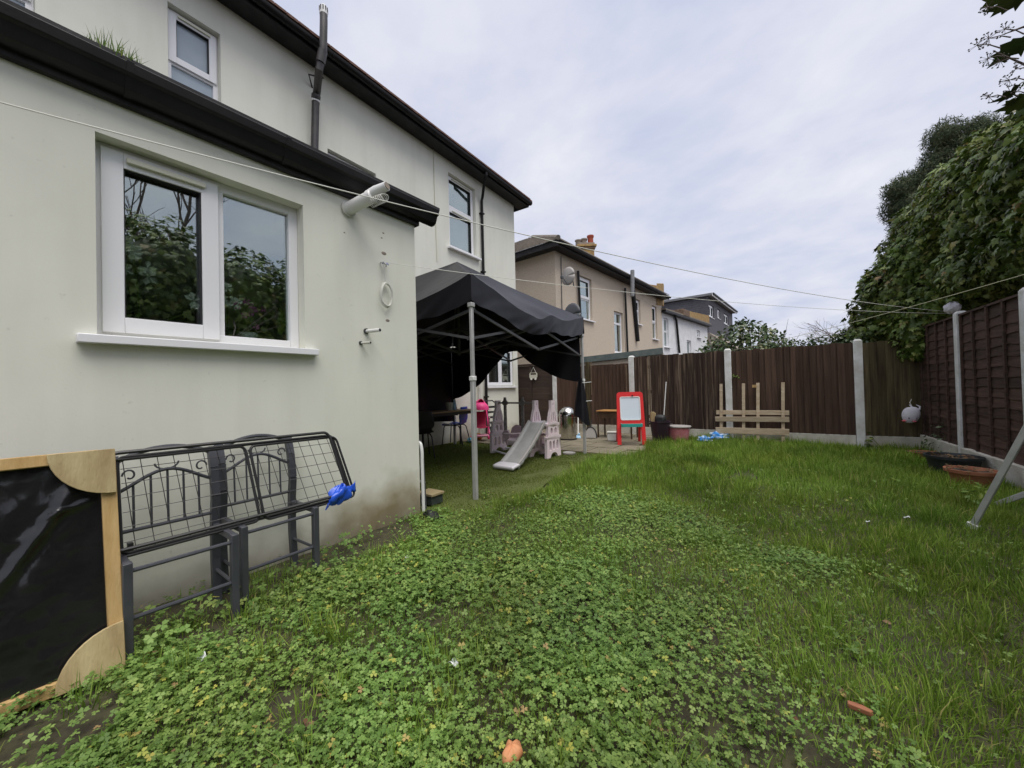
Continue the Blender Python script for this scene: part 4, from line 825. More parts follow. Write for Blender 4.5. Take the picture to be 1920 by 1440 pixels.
# washing lines
def sagline(name, a, b, sag, r, m, label, mid=None):
    a = Vector(a); b = Vector(b); pts = [a.lerp(b, t)-Vector((0, 0, sag*4*t*(1-t))) for t in [i/24 for i in range(25)]]
    return tag(MB().tube(pts, r, 5).build(name, m), label, 'washing line')
TIE = Vector(PX(1776, 584, 1.82))
sagline('washing_line', PX(-60, 176, -2.90), TIE, .16, .0034, 'cord_white', 'upper white washing line running past the kitchen window to the corner post')
sagline('washing_line', h0+Vector((.03, .01, 0)), TIE-Vector((0, 0, .03)), .10, .0028, 'cord_white', 'lower washing line tied to the wall hook and crossing over the gazebo')
sagline('washing_line', (PXS[2]+.06, FY-.03, 1.90), PX(2100, 462, 1.9), .06, .0032, 'cord_yellow', 'yellowish washing line rising from a back fence post to the side fence')
bl = MB(); bc = Vector(PX(1786, 577, 1.80))
bl.grid(18, 12, lambda a, b: (lambda th, ph: (lambda r: bc+Vector((r*math.sin(ph)*math.cos(th), r*math.sin(ph)*math.sin(th), r*.95*math.cos(ph))))(.085*(1+.18*math.sin(5*th+3*ph)*math.sin(4*ph))))(a*2*math.pi, b*math.pi))
tag(bl.build('cloth_bundle', 'plush_white'), 'white bundled cloth knotted on top of the side fence post', 'cloth')
# ------------------------------------------------------------------ leaning plastic-covered panel
p0 = Vector((-2.425, .315, .015)); p1 = Vector(G(213, 842, .965)); pv = (p1-p0).normalized(); PHT = (p1-p0).length; pu = Vector((-.03, -1, 0)).normalized(); pn = pv.cross(pu).normalized()
if pn.x < 0: pn = -pn
PWD = 1.45
panel = thing('leaning_panel', 'black plastic sheet on a timber frame with rounded corner plates leaning beside the metal chairs', 'panel', p0, world=True)
def pp3(s, t, n=0): return p0+pu*s+pv*t+pn*n
MB().bar(pp3(.022, .0), pp3(.022, PHT), .05, .045, up=pn).build('stile', 'timber_orange', panel, bevel=.004)
MB().bar(pp3(PWD-.022, .0), pp3(PWD-.022, PHT), .05, .045, up=pn).build('stile', 'timber_orange', panel, bevel=.004)
MB().bar(pp3(.05, PHT-.022), pp3(PWD-.05, PHT-.022), .05, .045, up=pn).build('rail', 'timber_orange', panel, bevel=.004)
MB().bar(pp3(.05, .022), pp3(PWD-.05, .022), .05, .045, up=pn).build('rail', 'timber_orange', panel, bevel=.004)
def sheet(a, b):
    s = .035+a*(PWD-.07); t = .03+b*(PHT-.06)
    fold = 0
    for (sx, sy, ex, ey, wd, am) in ((.12, .82, .42, .28, .022, .035), (.16, .70, .40, .32, .02, -.026), (.05, .75, .22, .70, .014, .02), (.45, .95, .40, .3, .03, .014), (.7, .9, .6, .1, .04, .02), (.25, .28, .45, .25, .05, .015), (1.0, .9, .9, .2, .04, .018)):
        vx, vy = ex-sx, ey-sy; L2 = vx*vx+vy*vy; q = max(0, min(1, ((s-sx)*vx+(t-sy)*vy)/L2)); dd = math.hypot(s-sx-q*vx, t-sy-q*vy); fold += am*math.exp(-(dd/wd)**2)*(math.sin(math.pi*min(1, max(0, q)))*.7+.3)
    edge = min(a, 1-a, b, 1-b)
    wx = s+.10*float(fb(s*2, t*2, 1, 36)); r1 = abs(float(vnoise(wx*3.2+t*1.5, t*2.4-s, 1.5, 31))-.5); r2 = abs(float(vnoise(s*7-t*3, t*6+s*2, 1.3, 33))-.5); r3 = abs(float(vnoise(s*16+t*5, t*13, 1.3, 35))-.5)
    nn = -.006+min(1, edge*12)*(fold*.8-.030*r1-.020*r2-.009*r3+.012)
    return pp3(s, t, nn)
MB().grid(150, 105, sheet).build('plastic_sheet', 'poly_black', panel, smooth=180)
for (cs, ct, sa, sb) in ((0, PHT, 1, -1), (0, 0, 1, 1), (PWD, PHT, -1, -1), (PWD, 0, -1, 1)):
    R0_ = .20; pl = [(0, 0)]+[(sa*R0_*math.cos(math.radians(t)), sb*R0_*math.sin(math.radians(t))) for t in range(0, 91, 9)]
    base = pp3(cs, ct, .026); MB().prism(pl, base, pu, pv, .016 if pu.cross(pv).dot(pn) > 0 else -.016).build('corner_plate', 'timber_pale', panel, bevel=.002)
# ------------------------------------------------------------------ two metal dining chair frames without seats
def metal_chair(label, loc, rz, group):
    t = thing('metal_chair', label, 'chair', loc, rz, group)     # local: faces +x, y to its left
    w2, dp, sh, bh = .205, .31, .455, .90; q = .034
    for s in (-1, 1):
        MB().bar((0, s*w2, -.03), (0, s*w2, sh), q, q*1.15, up=(1, 0, 0)).build('front_leg', 'chair_metal', t, bevel=.003)
        MB().add([], []).tube([], .01) if False else None
        bl_ = MB(); pts = [(-dp+.02, 0), (-dp-.005, .25), (-dp-.005, .45), (-dp+.015, .62), (-dp-.01, .78), (-dp-.05, bh)]
        for (a, b) in zip(pts, pts[1:]): bl_.bar((a[0], s*w2, a[1]-.0), (b[0], s*w2, b[1]), q*1.1, q*1.15, up=(0, 1, 0))
        bl_.build('back_leg', 'chair_metal', t)
        MB().bar((0, s*w2, sh-.016), (-dp, s*w2, sh-.016), q*.8, q, up=(0, 0, 1)).build('seat_rail', 'chair_metal', t, bevel=.002)
        MB().tube([(-.015, s*w2, .19), (-dp+.0, s*w2, .19)], .009, 8).build('stretcher', 'chair_metal', t)
    for (x, z, r) in ((0, sh-.04, .0105), (0, .20, .0105), (-dp, sh-.05, .0105), (-dp-.004, .62-.1, .010)): MB().tube([(x, -w2+.014, z), (x, w2-.014, z)], r, 8).build('stretcher', 'chair_metal', t)
    xb = -dp-.005
    arch = [(xb-.012, y, .735+.055*math.cos(y/w2*math.pi*.5)**1.0+.02*math.cos(y/w2*math.pi)) for y in [-w2+w2*2*i/16 for i in range(17)]]
    MB().tube(arch, .009, 8).build('back_rail', 'chair_metal', t)
    top = [(xb-.035, y, .865+.065*math.cos(y/w2*math.pi*.5)**.8) for y in [-w2*.98+w2*1.96*i/16 for i in range(17)]]
    MB().tube(top, .012, 8).build('back_rail', 'chair_metal', t)
    for k in range(5):
        y = -w2*.66+w2*.33*k; MB().tube([(xb, y, .525), (xb-.012, y, .735+.055*math.cos(y/w2*math.pi*.5)+.02*math.cos(y/w2*math.pi))], .0055, 6).build('spindle', 'chair_metal', t)
    for s in (-1, 1):
        sc = [(xb-.02, s*(w2*.72+.028*math.cos(a)*(1-a/9)), .80+.034*math.sin(a)*(1-a/9)) for a in [i*.45 for i in range(13)]]; MB().tube(sc, .0045, 6).build('scroll', 'chair_metal', t)
    sc = [(xb-.022, .05*math.cos(a), .845+.035*math.sin(a)) for a in [math.pi+i*math.pi/10 for i in range(11)]]; MB().tube(sc, .0045, 6).build('scroll', 'chair_metal', t)
    return t
mc = metal_chair('dark grey metal chair frame without a seat, next to the plastic-covered panel', (-2.455, .535, 0), 0, 'metal chairs against the wall')
dup(mc, (-2.56, 1.02, 0), math.radians(2), 'dark grey metal chair frame without a seat, nearer the damp wall corner', 'metal chairs against the wall')
# ------------------------------------------------------------------ folded wire-mesh bed base resting on the chairs
mw = thing('mesh_bed_base', 'folded black wire-mesh bed base propped on the chair seats', 'bed base', (-2.68, .9, .45), world=True)
def mpt(a, b, n=0): # a along 0..1, b up 0..1
    y0 = PX(222, 950, -2.66)[1]; y1 = 1.50
    return Vector((-2.60-.10*b+n, y0+(y1-y0)*a-.085*b*max(a, 0), .455+.012*a+.452*b-.02*a*b))
def rloop(n, a0, a1, r=.055, dz=0):
    pts = []
    for (ca, cb, s0) in ((a1, 1, 0), (a0, 1, 90), (a0, 0, 180), (a1, 0, 270)):
        for i in range(6):
            t = math.radians(s0+90*i/5); ra = r*.45; rb = r*1.5
            aa = ca+(-ra if ca == a1 else ra)+ra*math.cos(t); bb = cb+(-rb if cb == 1 else rb)+rb*math.sin(t); pts.append(mpt(aa, bb, n)+Vector((0, 0, dz)))
    return pts
MB().tube(rloop(0, 0.0, 1.0), .0095, 8, closed=True).build('frame', 'wire_metal', mw)
MB().tube(rloop(.025, -.03, .965, .07, .028), .0095, 8, closed=True).build('frame', 'wire_metal', mw)
MB().tube(rloop(.012, .52, 1.02, .06, -.012), .008, 8, closed=True).build('frame', 'wire_metal', mw)
MB().tube(rloop(.010, -.25, .50, .06, -.008), .008, 8, closed=True).build('frame', 'wire_metal', mw)
for k in range(17):
    a = .03+.94*k/16; MB().tube([mpt(a-.012, .98, .004), mpt(a+.014, .02, .004)], .0018, 4).build('wire', 'wire_metal', mw)
for k in range(6):
    b = .12+.76*k/5; MB().tube([mpt(.01, b, .007), mpt(.99, b, .007)], .0018, 4).build('wire', 'wire_metal', mw)
MB().bx(-2.63, -2.60, PX(240, 1040, -2.6)[1], PX(240, 1040, -2.6)[1]+.02, .45, .50).build('foot_bracket', 'wire_metal', mw)
# blue bag tied to its corner
bc = Vector(PX(637, 926, -2.58)); bag = thing('plastic_bag', 'crumpled bright blue plastic bag tied to the mesh corner', 'bag', bc, world=True)
def bagf(a, b):
    th = a*2*math.pi; ph = b*math.pi; r = .066*(1+.22*math.sin(3*th+2*ph)+.12*math.sin(7*th-3*ph)); pinch = 1-.75*max(0, math.cos(ph))**3
    return bc+Vector((.6*r*math.sin(ph)*math.cos(th), (1.0 if math.sin(th) > 0 else 1.0)*r*1.2*math.sin(ph)*math.sin(th)*pinch+.02*math.cos(ph), r*.85*math.cos(ph)))
MB().grid(28, 18, bagf).build('bag_body', 'blue_bag', bag, smooth=60)
MB().grid(6, 4, lambda a, b: bc+Vector((.01*math.sin(9*a+b), .05+.07*a, (b-.5)*.07*(a+.15)+.03*a))).build('bag_corner', 'blue_bag', bag, smooth=60, solid=.001)
MB().tube([bc+Vector((0, -.045, -.02)), bc+Vector((.01, -.09, -.05)), bc+Vector((.0, -.10, -.085)), bc+Vector((0, -.085, -.07)), bc+Vector((0, -.05, -.03))], .004, 5).build('bag_tie', 'blue_bag', bag)
# ------------------------------------------------------------------ gazebo
gA = Vector((-2.82, 3.05, 0)); gB = Vector((-3.08, 6.22, 0)); gC = Vector((-6.10, 5.97, 0)); gD = gA+(gC-gB)
gz = thing('gazebo', 'black pop-up gazebo with grey metal legs and tied-back side curtains', 'gazebo', (gA+gC)/2, world=True)
ZL = 2.13
for nm, c in (('A', gA), ('B', gB), ('C', gC), ('D', gD)):
    MB().bar(c+Vector((0, 0, .01)), c+Vector((0, 0, 1.32)), .047, .047, up=(0, 1, 0)).bar(c+Vector((0, 0, 1.321)), c+Vector((0, 0, ZL)), .038, .038, up=(0, 1, 0)).build('leg', 'alu', gz, bevel=.006)
    MB().bar(c+Vector((0, 0, .0)), c+Vector((0, 0, .01)), .10, .10, up=(0, 1, 0)).build('foot_plate', 'alu', gz)
    for z in (1.30, ZL-.03): MB().bar(c+Vector((0, 0, z)), c+Vector((0, 0, z+.05)), .06, .06, up=(0, 1, 0)).build('bracket', 'white_plastic' if z < 2 else 'alu', gz, bevel=.006)
def gpt(s, t): return gA*(1-s)*(1-t)+gB*s*(1-t)+gC*s*t+gD*(1-s)*t
def canz(s, t):
    a, b = abs(2*s-1), abs(2*t-1); m = max(a, b); k = min(a, b)/max(m, 1e-6)
    z = 2.47+.86*(1-m)**1.12
    sag = (.29*(1-k**1.5))*m**1.1
    return z-sag+.05*(float(fb(s*7, t*7, 1.0, 41))-.5)*m
def canopy(s, t):
    p = gpt(s, t); c = (gA+gC)/2; e = max(abs(2*s-1), abs(2*t-1)); p = p+(p-c)*.018*e; p.z = canz(s, t)
    hump = math.exp(-((s-.60)**2/.006+(t-.02)**2/.02))*.10; p.z += hump; return p
SIDES = (((0, 0), (1, 0)), ((1, 0), (1, 1)), ((1, 1), (0, 1)), ((0, 1), (0, 0)))
cn = MB()
for ea, eb in SIDES:
    def cf(a, m, ea=ea, eb=eb):
        m = max(m, 1e-4); s, t = ea[0]+(eb[0]-ea[0])*a, ea[1]+(eb[1]-ea[1])*a; return canopy(.5+(s-.5)*m, .5+(t-.5)*m)
    cn.grid(56, 24, cf)
bmw = cn.mesh('canopy', 40); bm = bmesh.new(); bm.from_mesh(bmw); bmesh.ops.remove_doubles(bm, verts=bm.verts, dist=.002); bmesh.ops.recalc_face_normals(bm, faces=bm.faces); bm.to_mesh(bmw); bm.free(); bmw.polygons.foreach_set('use_smooth', [True]*len(bmw.polygons)); bmw.set_sharp_from_angle(angle=math.radians(50))
put('canopy', bmw, 'canopy_fabric', gz)
def valance(ea, eb, n=90):
    def f(a, b):
        s, t = ea[0]+(eb[0]-ea[0])*a, ea[1]+(eb[1]-ea[1])*a; p = canopy(s, t); c = (gA+gC)/2; o = Vector((p.x-c.x, p.y-c.y, 0)).normalized()
        dr = .30-.06*math.sin(math.pi*a)
        w_ = .5+.5*math.sin(math.pi*a)
        p = p+o*(.012*math.sin(a*31+b*4)+.03*math.sin(a*9+1)*b+.010*math.sin(a*57+b*9))*b*w_; p.z -= dr*b+(.014*math.sin(a*23)+.008*math.sin(a*47))*b*w_; return p
    return MB().grid(n, 9, f).build('valance', 'canopy_fabric', gz, smooth=180)
for ea, eb in SIDES: valance(ea, eb)
def tb(p, q, w=.022, h=.03): MB().bar(p, q, w, h).build('truss_bar', 'truss', gz)
V3 = lambda p, z: Vector((p.x, p.y, z))
mid = {}
for (p, q) in ((gA, gB), (gB, gC), (gC, gD), (gD, gA)):
    m = (p+q)/2; inn = ((gA+gC)/2-m).normalized()*.03
    for (a, b) in ((p, m), (m, q)):
        tb(V3(a, 2.10)+inn, V3(b, 1.76)+inn); tb(V3(a, 1.76)+inn*2, V3(b, 2.10)+inn*2)
ctr = (gA+gC)/2
for (p, q) in ((gA, gB), (gB, gC), (gC, gD), (gD, gA)):
    m = (p+q)/2; h = m.lerp(ctr, .5); tb(V3(m, 2.10), V3(ctr, 1.82)); tb(V3(m, 1.76), V3(ctr, 2.22))
MB().bar(V3(ctr, 1.78), V3(ctr, canz(.5, .5)-.02), .035, .035, up=(0, 1, 0)).build('centre_pole', 'truss', gz)
for c in (gA, gB, gC, gD): tb(V3(c, 2.12), V3(ctr, canz(.5, .5)-.25).lerp(V3(c, 2.12), .05), .02, .02)
# curtains on the far side, parted and tied to the legs
def drape(tp, mdl, zend, nm='curtain'):
    def f(a, b):
        p = mdl.lerp(tp, a); o = (gB-gC).normalized().cross(Vector((0, 0, 1))); zt = 2.14; zb = 2.08-(2.08-zend)*(1-(1-a)**1.75)
        z = zt+(zb-zt)*b; sh = b*b*a*.05; p = p+o*(.03*math.sin(a*16+b*3)*(.3+b)*(1-.6*a)+.03); p.z = z; return p
    return MB().grid(40, 16, f).build(nm, 'canopy_fabric', gz, smooth=180)
mBC = (gB+gC)/2
drape(gB+Vector((-.02, -.03, 0)), mBC, 1.30); drape(gC+Vector((.02, -.03, 0)), mBC, 1.02)
def tail(c, z0, z1, w, dx):
    MB().grid(16, 10, lambda a, b: (lambda th, r: Vector((c.x+dx*b+r*math.cos(th), c.y-.03+.5*r*math.sin(th), z0+(z1-z0)*b-.10*b*math.cos(th))))(a*2*math.pi, (.03+w*b**.8)*(1+.2*math.sin(a*2*math.pi*4)))).build('curtain_tail', 'canopy_fabric', gz, smooth=180)
tail(gB+Vector((-.03, 0, 0)), 1.36, .62, .10, .0); tail(gC, 1.1, .75, .08, 0)
def sidef(a, b):
    p = gC.lerp(gD, a)+Vector((.05*math.sin(a*21)*.6, 0, 0)); p.z = 2.14+(.52-2.14)*b+.05*math.sin(a*5)*b; return p
MB().grid(50, 10, sidef).build('side_curtain', 'canopy_fabric', gz, smooth=180)
for z in (1.28, .95): c_ = gB; MB().tube([c_+Vector((.04*math.cos(t), .04*math.sin(t), z)) for t in [i*.7 for i in range(9)]]+[c_+Vector((.16, 0, z+.01))], .006, 5).build('cable_tie', 'white_plastic', gz)
q0 = Vector(PY(1000, 598, 4.9)); 
# ------------------------------------------------------------------ under the gazebo
tz_ = .80; tbt = thing('table', 'long table with a worn wooden top pushed to the wall under the gazebo', 'table', (-5.85, 5.3, 0), world=True)
tA, tB = 4.55, 6.05
MB().bx(-5.98, -5.48, tA, tB, tz_-.03, tz_).build('table_top', 'table_top', tbt, bevel=.004)
MB().bx(-5.95, -5.51, tA+.03, tB-.03, tz_-.09, tz_-.031).build('apron', 'dark_metal', tbt)
for x in (-5.94, -5.54):
    for y in (tA+.06, tB-.06): MB().bar((x, y, .03), (x, y, tz_-.091), .03, .03, up=(0, 1, 0)).build('leg', 'dark_metal', tbt)
q = PX(843, 768, -5.75); q[2] = tz_
pt = thing('plant_pot', 'small white pot standing on the long table', 'pot', q, world=True); MB().lathe([(.05, 0), (.055, .01), (.075, .15), (.08, .155), (.07, .155), (.05, .02)], q, 20).build('pot', 'dirty_white', pt)
MB().lathe([(.066, .13), (.03, .14), (1e-7, .142)], q, 16).build('soil', 'pot_soil', pt)
q = PX(852, 768, -5.75); q[2] = tz_
pt = thing('bottle', 'clear bluish bottle beside the white pot on the table', 'bottle', q, world=True); MB().lathe([(.032, 0), (.035, .01), (.035, .13), (.015, .17), (.015, .19), (1e-7, .19)], q, 14).build('body', 'flower_blue', pt); MB().lathe([(.017, .191), (.017, .215), (1e-7, .215)], q, 12).build('cap', 'white_plastic', pt)
def school_chair(label, loc, rz, m, group='plastic chairs under the gazebo'):
    t = thing('plastic_chair', label, 'chair', loc, rz, group)   # faces +x
    prof = [(-.25, .82), (-.235, .70), (-.21, .60), (-.20, .52), (-.17, .455), (-.10, .435), (.05, .44), (.16, .45), (.21, .435), (.225, .41)]
    def f(a, b):
        i = b*(len(prof)-1); k = min(int(i), len(prof)-2); fr = i-k; x = prof[k][0]+(prof[k+1][0]-prof[k][0])*fr; z = prof[k][1]+(prof[k+1][1]-prof[k][1])*fr
        y = (a-.5)*2; wd = .215*(1-.25*max(0, 1-b*4)**2-.22*math.exp(-((b-.38)/.07)**2)-.12*max(0, b-.9)*10)
        back = max(0, 1-b*2.2); return (x+.05*y*y*back, y*wd, z+.025*y*y*(1-back))
    MB().grid(16, 36, f).build('shell', m, t, smooth=180, solid=.012)
    MB().holed(rrect(-.035, -.012, .035, .012, .01), [], (-.226, 0, .74), (0, 1, 0), (0, 0, 1), .014).build('hand_hole', 'dirty_white', t)
    for s in (-1, 1):
        MB().tube([(.16, s*.15, .435), (.19, s*.17, .40), (.23, s*.20, .02)], .011, 8).build('leg', 'dark_metal', t); MB().tube([(-.13, s*.15, .43), (-.17, s*.17, .38), (-.25, s*.20, .02)], .011, 8).build('leg', 'dark_metal', t)
        MB().tube([(-.13, s*.15, .425), (.16, s*.15, .43)], .011, 8).build('seat_bar', 'dark_metal', t)
    return t
c1 = G(886, 783, .46); sc1 = school_chair('blue plastic chair facing the toys, beside the pink doll pushchair', (c1[0]+.06, c1[1], .02), math.radians(-30), 'blue_plastic')
c2 = G(845, 798, .45); s2 = dup(sc1, (c2[0]+.05, c2[1]+.1, .03), math.radians(200), 'blue plastic chair tucked under the table, facing it')
MATS['chair_black'] = mat('chair_black', (.014, .014, .016), .5)
school_chair('black plastic chair in the shade beside the table', (-5.3, 4.35, .03), math.radians(150), 'chair_black')
# doll pushchair
dpl = G(903, 829); dp = thing('doll_pushchair', 'hot pink toy doll pushchair with domed hood', 'toy pushchair', (dpl[0], dpl[1], .02), math.radians(-40), scale=1.2)
MB().grid(18, 10, lambda a, b: (.04-.17*math.sin(b*math.pi*.62), .14*math.cos(a*math.pi)*(.35+.65*math.sin(.3+b*2.0)), .60+.02+.19*math.sin(a*math.pi)*(.45+.55*math.cos(b*1.3)))).build('hood', 'hot_pink', dp, smooth=180, solid=.006)
MB().lathe([(.16, 0), (.155, .05), (.13, .10), (.08, .14), (1e-7, .15)], (-.02, 0, .60), 20).build('hood_dome', 'hot_pink', dp)
MB().grid(10, 8, lambda a, b: (.20-.02*a, -.17+.34*b, .60+.012*math.sin(b*3.14))).build('hood_brim', 'hot_pink', dp, solid=.008)
MB().grid(8, 12, lambda a, b: (-.08+.20*max(0, b-.5)*2-.03*math.sin(b*6), -.11+.22*a, .58-.30*min(1, b*2)+.0-.02*math.sin(a*3.14))).build('seat', 'magenta', dp, smooth=180, solid=.01)
for s in (-1, 1):
    MB().tube([(-.26, s*.14, .66), (-.15, s*.14, .50), (.16, s*.14, .05)], .013, 8).build('frame_tube', 'hot_pink', dp)
    MB().tube([(.14, s*.14, .46), (-.18, s*.14, .05)], .013, 8).build('frame_tube', 'pale_pink', dp)
    for x in (.16, -.18):
        o = MB().tube([(x, s*.15, .05), (x, s*.185, .05)], .05, 16).build('wheel', 'hot_pink', dp, bevel=.006)
MB().tube([(-.26, -.14, .66), (-.30, -.12, .68), (-.30, .12, .68), (-.26, .14, .66)], .014, 8).build('handle', 'pale_pink', dp)
MB().bx(-.10, .14, -.12, .12, .10, .13).build('basket', 'pale_pink', dp, bevel=.01)
# soft toy sitting on the chair, floor toys
q = Vector((c1[0]-.05, c1[1]-.02, .485)); td_ = thing('doll', 'small doll in white with brown hair lying on the blue chair', 'doll', q, world=True)
MB().lathe([(1e-7, 0), (.055, .02), (.07, .07), (.045, .14), (.025, .16), (1e-7, .165)], q, 14, 1, .8).build('body', 'plush_white', td_); MB().lathe([(1e-7, .15), (.045, .17), (.055, .205), (.04, .245), (1e-7, .26)], q, 14).build('head', 'skin_toy', td_); MB().lathe([(.058, .20), (.062, .225), (.045, .265), (1e-7, .275)], q-Vector((.01, 0, 0)), 14).build('hair', 'pot_soil', td_)
for (u, v, m, r, nm, lb) in ((898, 823, 'orange_plastic', .085, 'toy_ball', 'orange toy ball on the turf by the pushchair'), (881, 828, 'cyan_plastic', .06, 'toy_ball', 'small turquoise toy ball under the blue chair')):
    q = G(u, v+4); q[2] = .018; t = thing(nm, lb, 'ball', q, world=True)
    MB().lathe([(max(1e-7, r*math.sin(math.pi*i/12)), r-r*math.cos(math.pi*i/12)) for i in range(13)], q, 18).build('ball', m, t); MB().lathe([(r*1.004, r-.008), (r*1.008, r), (r*1.004, r+.008)], q, 18).build('seam_band', 'toy_white', t)
# black folded chair leaning on the house wall
q = Vector((-6.28, 7.28, 0)); fc = thing('folding_chair', 'black metal folding chair leaning flat on the cream wall by the low window', 'folding chair', q, math.radians(-8))
for s in (-1, 1): MB().tube([(.30, s*.2, .02), (.09, s*.2, .86), (.06, s*.14, .92)], .014, 8).build('side_tube', 'dark_metal', fc)
MB().tube([(.06, -.14, .92), (.06, .14, .92)], .014, 8).build('top_tube', 'dark_metal', fc)
for k in range(6): MB().bar((.275-.035*k, -.19, .14+.125*k), (.275-.035*k, .19, .14+.125*k), .02, .05).build('slat', 'dark_metal', fc)
for s in (-1, 1): MB().tube([(.36, s*.16, .02), (.20, s*.17, .62)], .012, 8).build('rear_leg', 'dark_metal', fc)
# ------------------------------------------------------------------ castle slide and swing
ss = thing('slide_and_swing', 'pale pink castle-shaped toddler slide and swing set with grey chute', 'play set', (-3.9, 5.3, .035), world=True)
GZ = .018
def castle(y0, y1, x, m, name='castle_panel', sp='toy_pink'):
    w = y1-y0; c = w/2
    ft = [(0, 0), (w*.24, 0)]+[(w*.5-w*.26*math.cos(math.radians(t)), .085*math.sin(math.radians(t))) for t in range(0, 181, 20)][1:-1]+[(w*.76, 0), (w, 0), (w*.98, .32), (w*1.02, .32), (w*1.02, .36), (w*.90, .36), (w*.88, .54), (w*.93, .54), (w*.93, .58), (w*.78, .58)]
    spire = [(w*.78, .66), (w*.70, .76), (w*.63, .83), (w*.63, .97), (w*.37, .97), (w*.37, .83), (w*.30, .76), (w*.22, .66), (w*.22, .58)]
    left = [(w*.07, .58), (w*.07, .54), (w*.12, .54), (w*.10, .36), (-w*.02, .36), (-w*.02, .32), (w*.02, .32)]
    out_ = ft+spire+left
    def archh(cx, z0, z1, hw): return [(cx-hw, z0), (cx+hw, z0)]+[(cx+hw*math.cos(math.radians(t)), z1-hw+hw*math.sin(math.radians(t))) for t in range(0, 181, 30)]
    holes = [archh(w*.25, .13, .29, w*.075), archh(w*.5, .13, .29, w*.075), archh(w*.75, .13, .29, w*.075), archh(w*.36, .40, .51, w*.08), archh(w*.64, .40, .51, w*.08)]
    holes += [[(w*.29, .60), (w*.40, .60), (w*.41, .78), (w*.385, .78)], [(w*.71, .60), (w*.60, .60), (w*.59, .78), (w*.615, .78)], archh(w*.5, .61, .77, w*.035), rrect(w*.47, .88, w*.53, .92, .005)]
    return MB().holed(out_, holes, (x, y0, GZ), (0, 1, 0), (0, 0, 1), .05).build(name, m, ss, bevel=.006)
castle(5.42, 5.88, -4.60, 'toy_pink'); castle(5.42, 5.88, -3.74, 'toy_pink'); castle(5.42, 5.88, -3.40, 'toy_pink')
# chute
T0 = Vector((-3.57, 5.42, .62)); T1 = Vector((-3.46, 4.50, .07)); W2 = .155
def cpath(t): return (T0.x+(T1.x-T0.x)*t, T0.y+(T1.y-T0.y)*t, GZ+.60-.545*min(1, t)**1.0+.06*math.sin(math.pi*t)*(-.6)+.10*max(0, t-.8)**2)
def chute(a, b):
    x, y, z = cpath(b); s = (a-.5)*2; lift = .045*max(0, (abs(s)-.72)/.28)**1.2; return (x+s*W2, y-.06*abs(s)*0, z+lift)
MB().grid(24, 30, chute).build('chute', 'toy_grey', ss, smooth=180, solid=.014)
for s in (-1, 1):
    pts = [(lambda p: (p[0]+s*(W2+.008), p[1], p[2]+.03))(cpath(i/24)) for i in range(25)]; MB().tube(pts, .017, 8).build('chute_rim', 'dish_grey', ss)
    pl = []
    m = MB()
    for i in range(24):
        p = cpath(i/24); q = cpath((i+1)/24); d_ = .045+.014*math.sin(i*1.9); d2_ = .045+.014*math.sin((i+1)*1.9); X = p[0]+s*(W2+.006); X2 = q[0]+s*(W2+.006)
        m.add([(X, p[1], p[2]+.03), (X2, q[1], q[2]+.03), (X2, q[1], q[2]-d2_), (X, p[1], p[2]-d_)], [(0, 1, 2, 3)])
    m.build('chute_side', 'toy_white', ss, solid=.01)
xe, ye, ze = cpath(1.0)
MB().grid(14, 8, lambda a, b: (xe+(a-.5)*2*(W2+.022)*(1+.03*b), ye-.19*b+.02, ze+.008-.025*b*b+.02*max(0, abs(a-.5)*2-.8))).build('chute_foot', 'toy_white', ss, smooth=180, solid=.05, bevel=0)
MB().bx(-3.74, -3.41, 5.43, 5.80, GZ+.575, GZ+.60).build('platform', 'toy_white', ss, bevel=.006)
for k, z in enumerate((.16, .34)): MB().bx(-3.715, -3.425, 5.74+.05*(1-k), 5.87+.05*(1-k), GZ+z, GZ+z+.035).build('step', 'toy_mauve', ss, bevel=.006)
# swing
MB().tube([(-4.60, 5.65, GZ+.925), (-3.74, 5.65, GZ+.925)], .016, 10).build('swing_bar', 'toy_greypost', ss)
for x in (-4.42, -4.02):
    h = MB().holed([(-.03, .36), (.03, .36), (.026, .88), (.055, .90), (.055, .95), (.03, .97), (.018, 1.03), (-.018, 1.03), (-.03, .97), (-.055, .95), (-.055, .90), (-.026, .88)], [rrect(-.012, z, .012, z+.05, .006) for z in (.45, .55, .65, .75)], (x, 5.65, GZ), (1, 0, 0), (0, 0, 1), .03); h.build('swing_hanger', 'toy_greypost', ss, bevel=.004)
sx, sy = -4.22, 5.60
MB().grid(20, 8, lambda a, b: (sx+.175*math.cos(a*2*math.pi)*(.55+.45*b), sy+.15*math.sin(a*2*math.pi)*(.55+.45*b), GZ+.17+.10*b**2)).build('swing_seat', 'toy_pink', ss, smooth=180, solid=.012)
MB().grid(12, 8, lambda a, b: (sx-.02+.17*(a-.5)*2*(1-.25*b), sy+.15+.03*b, GZ+.24+.27*b*(1-.25*((a-.5)*2)**2))).build('swing_back', 'toy_mauve', ss, smooth=180, solid=.015)
MB().tube([(sx-.03, sy-.13, GZ+.36), (sx-.03, sy-.165, GZ+.36)], .085, 24).build('swing_front', 'toy_mauve', ss, bevel=.008)
MB().tube([(sx-.03, sy-.13, GZ+.18), (sx-.03, sy-.15, GZ+.36)], .022, 10).build('swing_stem', 'toy_mauve', ss)
MB().tube(bez([(sx-.18, sy+.12, GZ+.40), (sx-.2, sy-.03, GZ+.38), (sx-.1, sy-.15, GZ+.38), (sx+.05, sy-.15, GZ+.38), (sx+.18, sy-.03, GZ+.38), (sx+.17, sy+.12, GZ+.40)], 5), .013, 8).build('swing_guard', 'toy_pink', ss)
